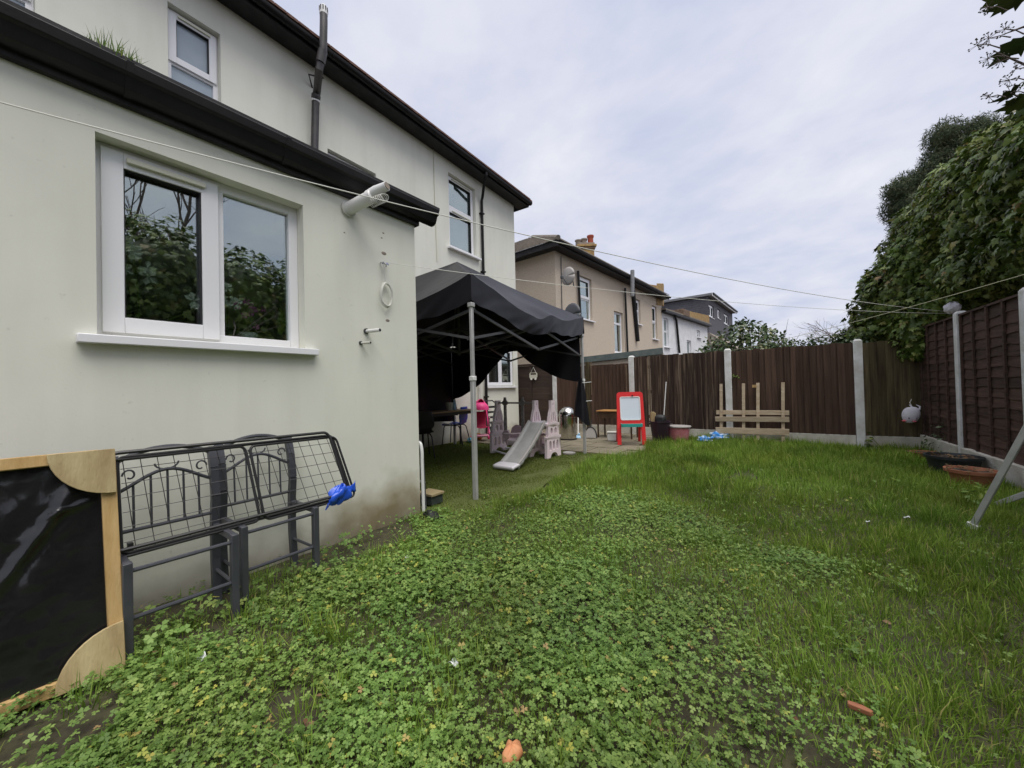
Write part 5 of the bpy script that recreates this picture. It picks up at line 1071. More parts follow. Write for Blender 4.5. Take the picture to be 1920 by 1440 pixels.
for y in (5.47, 5.83): MB().tube([(-4.6, y, GZ+.05), (-4.2, y-(.10 if y < 5.6 else 0), GZ+.025), (-3.75, y, GZ+.05)], .018, 8).build('base_rail', 'toy_white', ss)
MB().bx(-3.72, -3.42, 5.84, 5.86, GZ+.10, GZ+.14).build('base_rail', 'toy_white', ss)
# lid on the turf
q = G(1067, 853); q[2] = .018; pl_ = thing('plastic_disc', 'round white plastic disc lying on the turf beside the castle panel', 'disc', q, world=True); MB().lathe([(.11, 0), (.115, .01), (.115, .03), (.10, .034), (.09, .022), (1e-7, .022)], q, 24).build('lid', 'dish_grey', pl_)
# ------------------------------------------------------------------ along the back
q = G(1065, 826); q[2] = .03; bn_ = thing('dome_bin', 'tall stainless steel bin with a domed lid by the fence', 'bin', q, world=True)
MB().lathe([(.19, 0), (.195, .02), (.195, .50), (.20, .505), (.20, .53)], q, 32).build('body', 'steel', bn_)
MB().lathe([(.205, .532), (.205, .55), (.20, .57), (.18, .64), (.13, .70), (.06, .735), (1e-7, .74)], q, 32).build('dome_lid', 'steel', bn_); MB().lathe([(.20, -.0), (.20, .03), (.19, .035)], q, 32).build('base_ring', 'black_rubber', bn_)
MB().prism(arc(0, 0, .1, 0, 180, 10, .07), Vector(q)+Vector((-.12, -.15, .58)), (.75, -.6, 0), (.2, .3, .9), .004).build('flap', 'black_plastic', bn_)
def broom(label, foot, top, hm, headm, hw=.22, name='broom', hh=.12):
    foot = Vector(foot); top = Vector(top); t = thing(name, label, 'broom', foot, world=True); dd = (top-foot).normalized()
    MB().tube([foot+dd*hh*1.3, top], .011, 8).build('handle', hm, t)
    MB().bar(foot+dd*hh, foot+dd*hh*1.4, hw, .035, up=(0, 1, 0)).build('head', headm, t, bevel=.006)
    nb = 26; m = MB()
    for k in range(nb):
        xx = (k/(nb-1)-.5); m.bar(foot+Vector((xx*hw*1.15, random.uniform(-.02, .02), 0)), foot+dd*hh+Vector((xx*hw*.92, 0, 0)), .007, .012)
    o = m.build('bristles', headm, t); o['kind'] = 'stuff'
q = G(1084, 824)
broom('mop with a pale blue head and white handle leaning beside the steel bin', (q[0], q[1], .03), PY(1084, 775, 9.1), 'white_plastic', 'flower_blue', .12, 'mop')
broom('yellow-handled brush leaning between the bin and the mop', (q[0]-.10, q[1]+.02, .03), PY(1077, 768, 9.1), 'cord_yellow', 'flower_blue', .08, 'brush')
q = G(1107, 825); dpn = thing('dustpan', 'white long-handled dustpan standing against the fence base', 'dustpan', (q[0], q[1], .03), math.radians(10))
MB().prism(arc(0, 0, .15, 0, 180, 12, .24), (0, .0, .02), (1, 0, 0), (0, .25, .97), .012).build('tray', 'dish_grey', dpn); MB().tube([(.15*math.cos(t), -.01+.06*math.sin(t), .02+.24*math.sin(t)) for t in [math.pi*i/12 for i in range(13)]], .014, 8).build('rim', 'black_rubber', dpn); MB().tube([(0, .06, .26), (.0, .10, .36), (.02, .12, .42)], .012, 8).build('handle', 'black_rubber', dpn)
# small table behind the easel
st = thing('side_table', 'small dark brown table against the fence behind the red easel', 'table', (-3.35, 8.45, .03))
MB().bx(-.42, .42, -.22, .22, .60, .625).build('table_top', 'table_orange', st, bevel=.003); MB().bx(-.40, .40, -.20, .20, .45, .598).build('apron', 'table_brown', st)
for x in (-.39, .39):
    for y in (-.19, .19): MB().bar((x, y, 0), (x, y, .449), .03, .03, up=(0, 1, 0)).build('leg', 'table_brown', st)
q = G(1150, 829); MBx = thing('storage_box', 'white lidded plastic box on the patio behind the easel', 'box', (q[0], q[1], .03), .3)
MB().bx(-.12, .12, -.09, .09, 0, .17).build('body', 'white_plastic', MBx, bevel=.02); MB().bx(-.13, .13, -.10, .10, .172, .20).build('lid', 'dirty_white', MBx, bevel=.01)
# easel
eL, eR = G(1160, 837), G(1210, 837); ec = (eL+eR)/2; ea_ = math.atan2(eR[1]-eL[1], eR[0]-eL[0])
es = thing('easel', 'red plastic children\'s easel with a whiteboard and teal tray', 'easel', (ec[0], ec[1], .03), ea_)
wE = np.linalg.norm(eR-eL)/2+.02; hE = 1.06; ln = .16
# front frame (leans back), drawn in its plane: x across, s up the slope
bvec = Vector((0, ln, hE)).normalized(); 
outer = [(-wE, 0), (-wE+.075, 0), (-wE+.085, .40), (wE-.085, .40), (wE-.075, 0), (wE, 0), (wE-.02, hE-.05)]+arc(wE-.08, hE-.06, .06, 0, 90, 5)+arc(-wE+.08, hE-.06, .06, 90, 180, 5)+[(-wE+.02, hE-.05)]
MB().holed(outer, [rrect(-wE+.085, .50, wE-.085, hE-.10, .03)], (0, 0, 0), (1, 0, 0), bvec, .05).build('front_frame', 'red_plastic', es, bevel=.012)
MB().holed(rrect(-wE+.08, .495, wE-.08, hE-.095, .03), [], Vector((0, -.012, 0)), (1, 0, 0), bvec, .012).build('whiteboard', 'whiteboard', es)
MB().holed(rrect(-wE+.078, .492, wE-.078, hE-.092, .035), [rrect(-wE+.094, .508, wE-.094, hE-.108, .025)], Vector((0, -.018, 0)), (1, 0, 0), bvec, .02).build('board_rim', 'white_plastic', es)
MB().bx(-wE+.09, wE-.09, -.10, .12, .365, .385).build('tray', 'teal_plastic', es); ring_ = MB().bx(-wE+.09, wE-.09, -.115, -.10, .365, .43).bx(-wE+.075, -wE+.089, -.115, .10, .365, .43).bx(wE-.089, wE-.075, -.115, .10, .365, .43); ring_.build('tray_lip', 'teal_plastic', es, bevel=.004)
for s in (-1, 1): MB().bar((s*(wE-.05), .52, 0), (s*(wE-.07), .19, hE-.06), .05, .075, up=(0, 1, 0)).build('rear_leg', 'red_plastic', es, bevel=.01)
MB().bar((-wE+.08, .40, .36), (wE-.08, .40, .36), .03, .05).build('rear_brace', 'red_plastic', es)
q = bvec*(hE-.075)+Vector((.05, -.035, 0)); MB().bx(q.x-.015, q.x+.015, q.y-.01, q.y+.0, q.z-.01, q.z+.015).build('clip', 'black_rubber', es)
# buckets, tub, broom
q = G(1236, 830); bk = thing('dustbin', 'dark purple plastic bin beside the red easel', 'bin', (q[0], q[1]+.1, .02), .1)
MB().lathe([(.15, 0), (.155, .01), (.20, .40), (.215, .405), (.215, .425), (.19, .425), (.145, .02)], (0, 0, 0), 24).build('tub', 'purple_dark', bk)
for s in (-1, 1): MB().tube([(s*.20, -.06, .36), (s*.235, -.03, .37), (s*.235, .03, .37), (s*.2, .06, .36)], .012, 6).build('handle', 'purple_dark', bk)
MB().bx(-.10, .12, -.10, .10, .35, .56).build('black_sack', 'black_rubber', bk, bevel=.06); 
q2 = thing('wood_offcut', 'pale wood offcut standing up in the purple bin', 'offcut', (q[0]-.12, q[1]+.05, .30)); MB().bx(-.05, .05, -.015, .015, 0, .32).bx(-.05, .02, -.014, .0145, .32, .34).build('plank', 'timber_pale', q2, bevel=.003); MB().bx(-.052, .052, .016, .03, .20, .25).build('batten', 'timber_grey', q2)
q = G(1245, 822); broom('long white-handled broom propped upright against the fence', (float(PY(1242, 815, 8.98)[0]), 8.98, .02), PY(1249, 716, 9.17), 'white_plastic', 'dish_grey', .24, hh=.26)
q = G(1272, 828); tb_ = thing('plastic_tub', 'translucent pink plastic tub standing on the grass by the fence', 'tub', (q[0], q[1], .03), scale=1.12)
MB().lathe([(.16, 0), (.165, .01), (.20, .25), (.215, .255), (.215, .27), (.19, .27), (.155, .02)], (0, 0, 0), 24, 1.05, .9).build('tub', 'pink_clear', tb_); MB().lathe([(.217, .25), (.222, .262), (.217, .275)], (0, 0, 0), 24, 1.05, .9).build('rim', 'dish_grey', tb_)
for (u, v, s, lb) in ((1345, 822, .15, 'larger blue and white plastic sack lying by the pallet frame'), (1320, 826, .11, 'smaller blue plastic sack crumpled on the grass beside the larger one')):
    q = G(u, v+5); q[2] = s*.55
    def sk(a, b, s=s, q=q):
        th = a*2*math.pi; ph = b*math.pi; r = s*(1+.16*math.sin(3*th+u)+.10*math.sin(6*th+5*ph)+.08*math.sin(9*ph)); return Vector(q)+Vector((r*1.2*math.sin(ph)*math.cos(th), r*.8*math.sin(ph)*math.sin(th), r*.7*math.cos(ph)))
    t = thing('plastic_sack', lb, 'bag', q, world=True); MB().grid(24, 14, sk).build('sack', 'bag_blue', t, smooth=60); MB().tube([Vector(q)+Vector((s*1.0, 0, s*.25)), Vector(q)+Vector((s*1.3, -.02, s*.5)), Vector(q)+Vector((s*1.4, .02, s*.55))], [.03, .012, .03], 7).build('tied_neck', 'bag_blue', t)
# pallet frame
pf = thing('pallet_frame', 'broken timber pallet frame with four uprights leaning on the fence', 'pallet', (-.8, 9.0, 0), world=True)
yy = 9.04
for (u, vt, vb) in ((1352, 720, 829), (1394, 719, 829), (1421, 718, 830), (1468, 717, 832)):
    a = Vector(PY(u, vt, yy+.09)); b = Vector(PY(u+.5, vb, yy-.06)); b.z = max(b.z, 0); MB().bar(b, a, .055, .03, up=(0, -1, 0)).build('upright', 'timber_grey', pf, bevel=.003)
for (va, vb_, vc, vd, off, ua, ub) in ((769, 770, 777, 778, .03, 1343, 1480), (781, 781, 790, 792, -.045, 1341, 1480), (801, 805, 812, 816, -.06, 1342, 1480), (823, 826, 829, 833, -.02, 1344, 1482)):
    a = Vector(PY(ua, (va+vc)/2, yy+off)); b = Vector(PY(ub, (vb_+vd)/2, yy+off)); MB().bar(a, b, .018, (vc-va)*.0107*1.05, up=(0, 0, 1)).build('board', 'timber_grey', pf, bevel=.003)
a = Vector(PY(1416, 721, yy+.06)); MB().bx(a.x-.05, a.x+.02, a.y-.03, a.y-.01, a.z-.06, a.z-.005).build('block', 'timber_orange', pf)
# plush bag hanging at the corner
q = Vector(PY(1708, 778, 9.12)); pl = thing('plush_bag', 'white plush bag with an animal face hanging on the fence corner', 'plush bag', q, world=True)
MB().grid(28, 16, lambda a, b: (lambda th, ph: q+Vector((0.112*math.sin(ph)**.75*math.cos(th)*(1+.06*math.cos(ph)), .065*math.sin(ph)*math.sin(th), .135*math.cos(ph)+.02*math.cos(th)*math.sin(ph))))(a*2*math.pi, b*math.pi)).build('body', 'plush_white', pl, smooth=180)
for dx, dz in ((-.035, -.05), (.055, -.055)): MB().lathe([(1e-7, -.012), (.012, 0), (1e-7, .012)], q+Vector((dx, -.066, dz)), 10).build('eye', 'bead', pl)
MB().lathe([(1e-7, -.025), (.03, 0), (1e-7, .025)], q+Vector((-.09, -.035, -.10)), 12).build('nose', 'plush_red', pl); MB().lathe([(1e-7, -.015), (.03, 0), (1e-7, .015)], q+Vector((.03, -.05, -.105)), 12).build('mouth', 'plush_red', pl)
for s, x in ((-1, .02), (1, .1)): MB().tube([q+Vector((x, 0, .09)), q+Vector((x+.01*s, 0, .14)), q+Vector((x-.03, .02, .17))], [.018, .012, .006], 7).build('ear', 'plush_white', pl)
MB().tube([q+Vector((.03, .02, .12)), q+Vector((.0, .05, .20)), q+Vector((.03, .10, .26))], .005, 5).build('loop', 'cord_white', pl)
# ------------------------------------------------------------------ pots on the right
def pot(name, label, u, v, r, h, m, soil=True, sy=1, prof=None):
    q = G(u, v); q[2] = -.01; t = thing(name, label, 'pot', q)
    MB().lathe(prof or [(r*.78, 0), (r*.80, .01), (r*.95, h*.86), (r*1.04, h*.87), (r*1.05, h), (r*.97, h), (r*.9, h*.8), (r*.74, .03)], (0, 0, 0), 36, 1, sy).build('pot', m, t, bevel=0)
    if soil: MB().grid(24, 5, lambda a, b: (r*.93*b*math.cos(a*2*math.pi), r*.93*b*math.sin(a*2*math.pi)*sy, h*.84+.015*math.sin(a*25)*b)).build('soil', 'pot_soil', t, smooth=180)
    return t, q
pA, qA = pot('plant_pot', 'large round black plastic planter of bare soil near the side fence', 1788, 890, .245, .25, 'pot_black')
pB, qB = pot('plant_pot', 'wide terracotta-coloured plastic bowl planter beside the black planter', 1822, 912, .20, .2, 'pot_terracotta', prof=[(.135, 0), (.14, .01), (.175, .155), (.205, .165), (.208, .20), (.185, .20), (.165, .15), (.13, .03)])
pC, qC = pot('plant_pot', 'low orange dish planter with dead leaves at the fence corner', 1735, 862, .15, .13, 'pot_terracotta')
for k in range(2):
    u, v = ((1762, 838), (1748, 842))[k]
# stray trowel-like edging stone
q = G(1755, 843); ps = thing('broken_slab', 'broken pale paving piece propped behind the pots', 'stone', q, world=True); MB().prism([(0, 0), (.34, .02), (.30, .16), (.20, .26), (.02, .22)], (q[0]-.1, q[1]+.1, .02), (1, .1, 0), (0, .25, 1), .035).build('slab', 'dirty_white', ps, bevel=.006); MB().prism([(0, 0), (.12, 0), (.10, .08), (.02, .1)], (q[0]+.22, q[1]+.05, .02), (1, .3, 0), (0, .3, 1), .03).build('chip', 'dirty_white', ps, bevel=.005)
# grey metal A-frame
f1 = Vector(G(1822, 990)); f2 = Vector(G(1868, 946)); ap = Vector(PY(1925, 803, 4.42)); dr = (ap-f1).normalized()
af = thing('metal_trestle', 'grey metal A-frame legs standing on the grass by the side fence', 'trestle', f1, world=True)
topp = f1+dr*1.55
MB().bar(f1, topp, .038, .026, up=(-.6, -.8, 0)).build('leg', 'alu', af, bevel=.004)
MB().bar(f2, Vector((2.0, 5.2, .55)), .045, .03, up=(-.6, -.8, 0)).build('leg', 'alu', af, bevel=.004)
MB().bar(topp, Vector((2.0, 5.2, .55)), .045, .03).build('brace', 'alu', af, bevel=.004)
MB().bar(f1-dr*.0+Vector((0, 0, -.005)), f1+dr*.04, .065, .042, up=(-.6, -.8, 0)).build('foot_cap', 'white_plastic', af)
# ------------------------------------------------------------------ by the extension corner
q = Vector((XE-.06, YE+.05, 0)); wf = thing('folded_frame', 'white tubular folded frame standing against the end wall corner', 'frame', q, world=True)
MB().tube(bez([(XE+.012, YE+.03, .02), (XE+.005, YE+.03, .45), (XE+.0, YE+.03, .64), (XE-.06, YE+.03, .70), (XE-.35, YE+.03, .70), (XE-.42, YE+.03, .6), (XE-.43, YE+.03, .02)], 6), .016, 10).build('loop', 'white_plastic', wf)
MB().tube([(XE-.0, YE+.06, .30), (XE-.42, YE+.06, .30)], .012, 8).build('cross_bar', 'white_plastic', wf)
MB().bar((XE-.01, YE+.07, .03), (XE-.02, YE+.055, .60), .03, .012, up=(0, 1, 0)).build('strip', 'dish_dark', wf)
q = G(808, 952); pb_ = thing('planter_box', 'small dark planter box with a weathered wooden lid at the wall corner', 'box', (q[0]-.06, q[1]+.05, .03), .05); MB().bx(-.10, .10, -.08, .08, 0, .09).build('box', 'planter_dark', pb_, bevel=.006); MB().bx(-.115, .115, -.09, .09, .092, .118).build('lid', 'green_lid', pb_, bevel=.004)
q = G(815, 975); gt = thing('rubber_mat', 'folded black rubber edging lying on the soil by the wall corner', 'mat', (q[0], q[1], .02), -.3); MB().grid(14, 6, lambda a, b: (-.13+.26*a, -.05+.10*b, .02+.02*math.sin(a*7)+.015*math.sin(b*5))).build('sheet', 'black_rubber', gt, smooth=180, solid=.012); MB().bar((-.12, -.055, .02), (.13, -.06, .025), .02, .02).build('edge', 'black_rubber', gt)
# ------------------------------------------------------------------ orchids inside the kitchen window
def flower(mbld, c, r, n=5):
    for k in range(n):
        a = 2*math.pi*k/n+random.random(); mbld.add([c, c+Vector((.012, r*.7*math.cos(a-.45), r*.7*math.sin(a-.45))), c+Vector((.0, r*math.cos(a), r*math.sin(a))), c+Vector((.012, r*.7*math.cos(a+.45), r*.7*math.sin(a+.45)))], [(0, 1, 2, 3)])
def orchid(label, y, potm, fm, stems, x=XE-.225, leaves=6, big=.035):
    z = kw[2]+.004; t = thing('orchid', label, 'potted plant', (x, y, z), world=True, group='orchids on the kitchen window board')
    MB().lathe([(.05, 0), (.055, .01), (.07, .10), (.074, .105), (.064, .105), (.05, .02)], (x, y, z), 20).build('pot', potm, t)
    lm_ = MB()
    for k in range(leaves):
        a = 2*math.pi*k/leaves+.4; d = Vector((.5*math.cos(a), math.sin(a), 0)); L = random.uniform(.11, .19)
        lm_.grid(4, 6, lambda u, v: Vector((x, y, z+.10))+d*L*v+Vector((-d.y, d.x, 0))*(u-.5)*.055*math.sin(.3+v*2.6)+Vector((0, 0, .10*v-.12*v*v+.01*abs(u-.5))))
    lm_.build('leaves', 'ivy', t, smooth=180)
    for (dy, h, fl_) in stems:
        pts = bez([(x, y, z+.09), (x+.02, y+dy*.3, z+h*.5), (x+.04, y+dy, z+h)], 6); MB().tube(pts, .003, 5).build('stem', 'weed', t)
        fm_ = MB()
        for k in range(fl_): flower(fm_, Vector(pts[-1])+Vector((random.uniform(-.03, .04), random.uniform(-.07, .07), random.uniform(-.10, .06))), big*random.uniform(.8, 1.2))
        fm_.build('flowers', fm, t, smooth=0)
yk = lambda u: float(PX(u, 560, XE-.225)[1])
orchid('white-flowered orchid by the left opening pane', yk(262), 'planter_dark', 'flower_white', [(-.03, .50, 6), (.25, .22, 2)], leaves=5, big=.05)
orchid('white and pale blue orchid next to the window mullion', yk(425), 'planter_dark', 'flower_white', [(-.01, .36, 5)], leaves=4, big=.042)
orchid('pink-flowered orchid in a white pot behind the fixed pane', yk(462), 'white_plastic', 'flower_pink', [(.03, .27, 6), (-.03, .24, 3)], leaves=7, big=.03)
o = MB().grid(5, 8, lambda u, v: Vector((XE-.19, yk(520)+.02*math.sin(v*3)+(u-.5)*.07*math.sin(.4+v*2.5), kw[2]+.12+.2*v))).build('leaf', 'ivy', None, smooth=180); tag(o, 'single broad upright leaf pressed to the fixed kitchen pane', 'leaf')
# ------------------------------------------------------------------ lawn: grass and creeping ground cover
def pip(x, y, poly):
    ins = np.zeros(len(x), bool); n = len(poly)
    for i in range(n):
        x0, y0 = poly[i]; x1, y1 = poly[(i+1) % n]
        c = ((y0 > y) != (y1 > y)) & (x < (x1-x0)*(y-y0)/((y1-y0) if abs(y1-y0) > 1e-9 else 1e-9)+x0); ins ^= c
    return ins
g2 = lambda u, v: tuple(G(u, v)[:2])
COVER = [(-3.0, -1.6), (-3.0, 1.9), (-2.75, 2.55), (-2.35, 3.0), g2(1080, 925), g2(1250, 950), g2(1420, 1010), g2(1540, 1075), g2(1500, 1180), g2(1640, 1290), g2(1660, 1440), (.75, .6), (.8, -1.6)]
def cover_amt(x, y):   # 1 where the creeping weeds rule, 0 in plain grass, ragged between
    c = np.zeros(len(x))
    for k in range(4):
        dx = (fb(x, y, 1.3, 51+9*k)-.5)*1.5+(fb(x, y, 5, 52+9*k)-.5)*.7; dy = (fb(x, y, 1.3, 57+9*k)-.5)*1.5+(fb(x, y, 5, 58+9*k)-.5)*.7; c += pip(x+dx, y+dy, COVER)*.25
    return c*(.45+.55*np.clip((fb(x, y, 1.7, 99)-.30)*4, 0, 1))
def in_cover(x, y): return rng.random(len(x)) < cover_amt(x, y)
def lawn_edge(y): return -2.60+.10*np.sin(y*2.1)+.06*np.sin(y*5.3)+np.where(y < 2.6, -.45, 0)
def on_lawn(x, y):
    ok = (x < 1.62+.07*(9.6-y)) & (y < 9.18) & (x > np.where(y < 2.42, -2.97, lawn_edge(y)))
    ok &= ~((y > 6.3) & (x < -2.36+.12*np.sin(y*3)+.0*(y-6.3)))
    return ok
def bare(x, y):   # trodden soil: along the foot of the wall and here and there
    b = (x < -2.62+.22*(fb(x, y, 2.0, 61)-.3)) & (y < 2.1)
    b |= fb(x, y, 1.6, 67) > .77
    px_, py_ = g2(110, 1370); b |= (((x-px_)/.20)**2+((y-py_)/.14)**2 < 1+.9*(fb(x, y, 4, 5)-.5))
    px_, py_ = g2(700, 1010); b |= (((x-px_)/.22)**2+((y-py_)/.38)**2 < 1+.8*(fb(x, y, 4, 5)-.5))
    px_, py_ = g2(560, 1330); b |= (((x-px_)/.16)**2+((y-py_)/.10)**2 < 1+.9*(fb(x, y, 5, 5)-.5))
    return b
def blades(P, L, W, yaw, lean, m, name, bend=.5, parent=None):
    n = len(P); d = np.stack([np.cos(yaw), np.sin(yaw), np.zeros(n)], 1); s = np.stack([-np.sin(yaw+rng.normal(size=n)*.5), np.cos(yaw), np.zeros(n)], 1)*W[:, None]*.5; up = np.array([0, 0, 1.0])
    sl, cl = np.sin(lean), np.cos(lean); l2 = np.minimum(lean*(1+bend)+.25*bend, 2.2); sl2, cl2 = np.sin(l2), np.cos(l2)
    mid_ = P+(d*sl[:, None]+up*cl[:, None])*(L*.55)[:, None]; tip = mid_+(d*sl2[:, None]+up*cl2[:, None])*(L*.45)[:, None]
    V = np.stack([P-s, P+s, mid_-s*.75, mid_+s*.75, tip], 1).reshape(-1, 3); tf = np.array([(0, 1, 3), (0, 3, 2), (2, 3, 4)]); Fc = (tf[None]+(np.arange(n)*5)[:, None, None]).reshape(-1)
    return trimesh(name, V, Fc, m, parent)
def ground_pts(x0, x1, y0, y1, dens):
    n = int((x1-x0)*(y1-y0)*dens); return rng.uniform(x0, x1, n), rng.uniform(y0, y1, n)
def zed(x, y): return np.stack([x, y, hz(x, y)-.006], 1)
parts = []
for (x0, x1, y0, y1, dn, wd, ln0, ln1) in ((-3, 2.6, -.9, 3.2, 9500, .0036, .035, .085), (-3, 2.6, 3.2, 5.6, 7500, .0044, .04, .10), (-3, 2.2, 5.6, 9.2, 4600, .006, .06, .14)):
    x, y = ground_pts(x0, x1, y0, y1, dn); ok = on_lawn(x, y); x, y = x[ok], y[ok]
    cv = in_cover(x, y); br = bare(x, y); keep = np.where(cv, rng.random(len(x)) < .26+.5*(fb(x, y, 2.2, 71) > .54), rng.random(len(x)) < .75+.6*(fb(x, y, 1.8, 73)-.4)) & (~br | (rng.random(len(x)) < .08))
    x, y = x[keep], y[keep]; n = len(x); hgt = .7+.9*np.clip(fb(x, y, 1.1, 77)-.25, 0, 1)
    L = (ln0+(ln1-ln0)*rng.random(n)**1.4)*hgt; yaw = 2*math.pi*2*fb(x, y, .7, 81)+rng.normal(size=n)*1.1; lean = np.abs(rng.normal(size=n)*.45+.25)
    parts.append((zed(x, y), L, np.full(n, wd)*rng.uniform(.7, 1.3, n), yaw, lean))
# longer tussocks
tx, ty = [], []
for _ in range(620):
    a, b = rng.uniform(-2.6, 2.0), 9.1-8.6*rng.random()**1.25; tx.append(a); ty.append(b)
for yy_ in np.arange(2.55, 8.4, .07): tx.append(float(lawn_edge(yy_))+.10+abs(rng.normal())*.12); ty.append(yy_)
for (u, v) in ((1310, 1090), (1230, 870), (1300, 862), (1390, 868), (1450, 862), (1390, 1035), (1560, 1180), (1200, 930), (1100, 905), (1330, 900), (1500, 880), (1580, 900), (1610, 1180), (430, 1150), (520, 1110), (1880, 1220), (1800, 1150), (1750, 1350), (1130, 1330), (820, 1300), (480, 1330), (250, 1290)):
    for _ in range(4): q = g2(u, v); tx.append(q[0]+rng.normal()*.12); ty.append(q[1]+rng.normal()*.12)
tx, ty = np.array(tx), np.array(ty); ok = on_lawn(tx, ty) & ~(in_cover(tx, ty) & (rng.random(len(tx)) < .5)); tx, ty = tx[ok], ty[ok]
k = 46; X = np.repeat(tx, k)+rng.normal(size=len(tx)*k)*.035; Y = np.repeat(ty, k)+rng.normal(size=len(tx)*k)*.035; n = len(X); ok = on_lawn(X, Y); X, Y = X[ok], Y[ok]; n = len(X)
cx, cy = np.repeat(tx, k)[ok], np.repeat(ty, k)[ok]; dist = np.hypot(X, Y)
L = (.07+.12*rng.random(n))*np.where(Y > 4.5, 1.15, .8); parts.append((zed(X, Y), L, .0032+.0006*dist*rng.uniform(.6, 1.1, n)*.9, np.arctan2(Y-cy, X-cx)+rng.normal(size=n)*.6, np.abs(rng.normal(size=n)*.30+.35)))
o = blades(np.concatenate([p[0] for p in parts]), np.concatenate([p[1] for p in parts]), np.concatenate([p[2] for p in parts]), np.concatenate([p[3] for p in parts]), np.concatenate([p[4] for p in parts]), 'grass', 'grass'); struct(o, 'stuff', 'rough green lawn grass with longer tussocks')
# leaves: three lobed leaflets
CV, CF = [(0, 0, 0)], []
for a in (0, 112, -112):
    ca, sa = math.cos(math.radians(a)), math.sin(math.radians(a)); b0 = len(CV)
    for (px_, py_, pz_) in ((.40, .40, .05), (.34, .90, -.03), (0, .76, .07), (-.34, .90, -.03), (-.40, .40, .05)): CV.append((px_*ca+py_*sa, -px_*sa+py_*ca, pz_))
    CF += [(0, b0+i, b0+i+1) for i in range(4)]
CV = np.array(CV)*.62
x, y = ground_pts(-3, 1.2, -.9, 4.4, 10500); ok = on_lawn(x, y) & in_cover(x, y) & ~(bare(x, y) & (rng.random(len(x)) < .90)); x, y = x[ok], y[ok]
ok = rng.random(len(x)) < np.clip(.26+1.9*(fb(x, y, 2.8, 91)-.27), .2, 1); x, y = x[ok], y[ok]
xs, ys = ground_pts(-2.6, 1.6, .3, 8.8, 240); ok = on_lawn(xs, ys) & ~in_cover(xs, ys) & (fb(xs, ys, 1.9, 93) > .56); xs, ys = xs[ok], ys[ok]
x = np.concatenate([x, xs]); y = np.concatenate([y, ys]); n = len(x); P = zed(x, y); clump = fb(x, y, 3.2, 95); P[:, 2] += .012+(.055*rng.random(n)+.045*(clump-.35)).clip(.0, .12)
S = (.011+.017*rng.random(n)**1.3)*(.65+.8*fb(x, y, 1.1, 97)); Z = np.stack([rng.normal(size=n)*.36, rng.normal(size=n)*.36, np.ones(n)], 1); a = rng.random(n)*2*math.pi
o = scatter('ground_cover', CV, CF, P, frames(Z, np.stack([np.cos(a), np.sin(a), np.zeros(n)], 1), S), 'cover'); struct(o, 'stuff', 'creeping lobed-leaf weeds covering the near lawn')
# taller leafy weeds along the wall foot
wl = []
for (u, v, nl, s) in ((560, 1085, 16, .045), (620, 1050, 14, .04), (690, 1015, 12, .035), (650, 1030, 14, .04), (480, 1140, 18, .045), (330, 1180, 18, .05), (380, 1165, 14, .045), (300, 1225, 12, .05), (740, 985, 10, .03), (500, 1120, 16, .05), (585, 1100, 12, .045), (790, 975, 10, .03)):
    q = g2(u, v)
    for _ in range(nl): wl.append((q[0]+rng.normal()*.06, q[1]+rng.normal()*.07, rng.uniform(.02, .13), s*rng.uniform(.6, 1.1)))
wl = np.array(wl); P = np.stack([wl[:, 0].clip(-2.94, 9), wl[:, 1], wl[:, 2]], 1); n = len(P); Z = np.stack([rng.normal(size=n)*.5+.3, rng.normal(size=n)*.5-.1, np.ones(n)], 1)
o = scatter('wall_weeds', CV, CF, P, frames(Z, rng.normal(size=(n, 3)), wl[:, 3]), 'cover'); struct(o, 'stuff', 'leafy weeds growing along the foot of the extension wall')
# artificial turf fibres
x, y = ground_pts(-6.3, -2.5, 2.45, 6.3, 6500); ok = (x < lawn_edge(y)+.06) & ~((y < 2.5)); x, y = x[ok], y[ok]; n = len(x); P = np.stack([x, y, np.full(n, .016)], 1); a = rng.random(n)*2*math.pi
L = rng.uniform(.012, .022, n); w_ = .0028; dx = np.stack([np.cos(a), np.sin(a), np.zeros(n)], 1)*w_; tip = P+np.stack([rng.normal(size=n)*.006, rng.normal(size=n)*.006-.003, L], 1)
V = np.stack([P-dx, P+dx, tip], 1).reshape(-1, 3); o = trimesh('turf_fibres', V, np.arange(n*3), 'turf_fibre'); struct(o, 'stuff', 'short fibres of the artificial turf')
# dead leaves and clods on the soil
x, y = ground_pts(-2.97, 1.5, -.5, 8.5, 26); ok = on_lawn(x, y) & ((rng.random(len(x)) < .25) | bare(x, y)); x, y = x[ok], y[ok]; n = len(x); P = np.stack([x, y, hz(x, y)+.012+.04*rng.random(n)*in_cover(x, y)], 1)
o = scatter('dead_leaves', OV_V, OV_F, P, frames(np.stack([rng.normal(size=n)*.4, rng.normal(size=n)*.4, np.ones(n)], 1), rng.normal(size=(n, 3)), rng.uniform(.015, .04, n)), 'dead_leaf'); struct(o, 'stuff', 'scattered brown dead leaves')
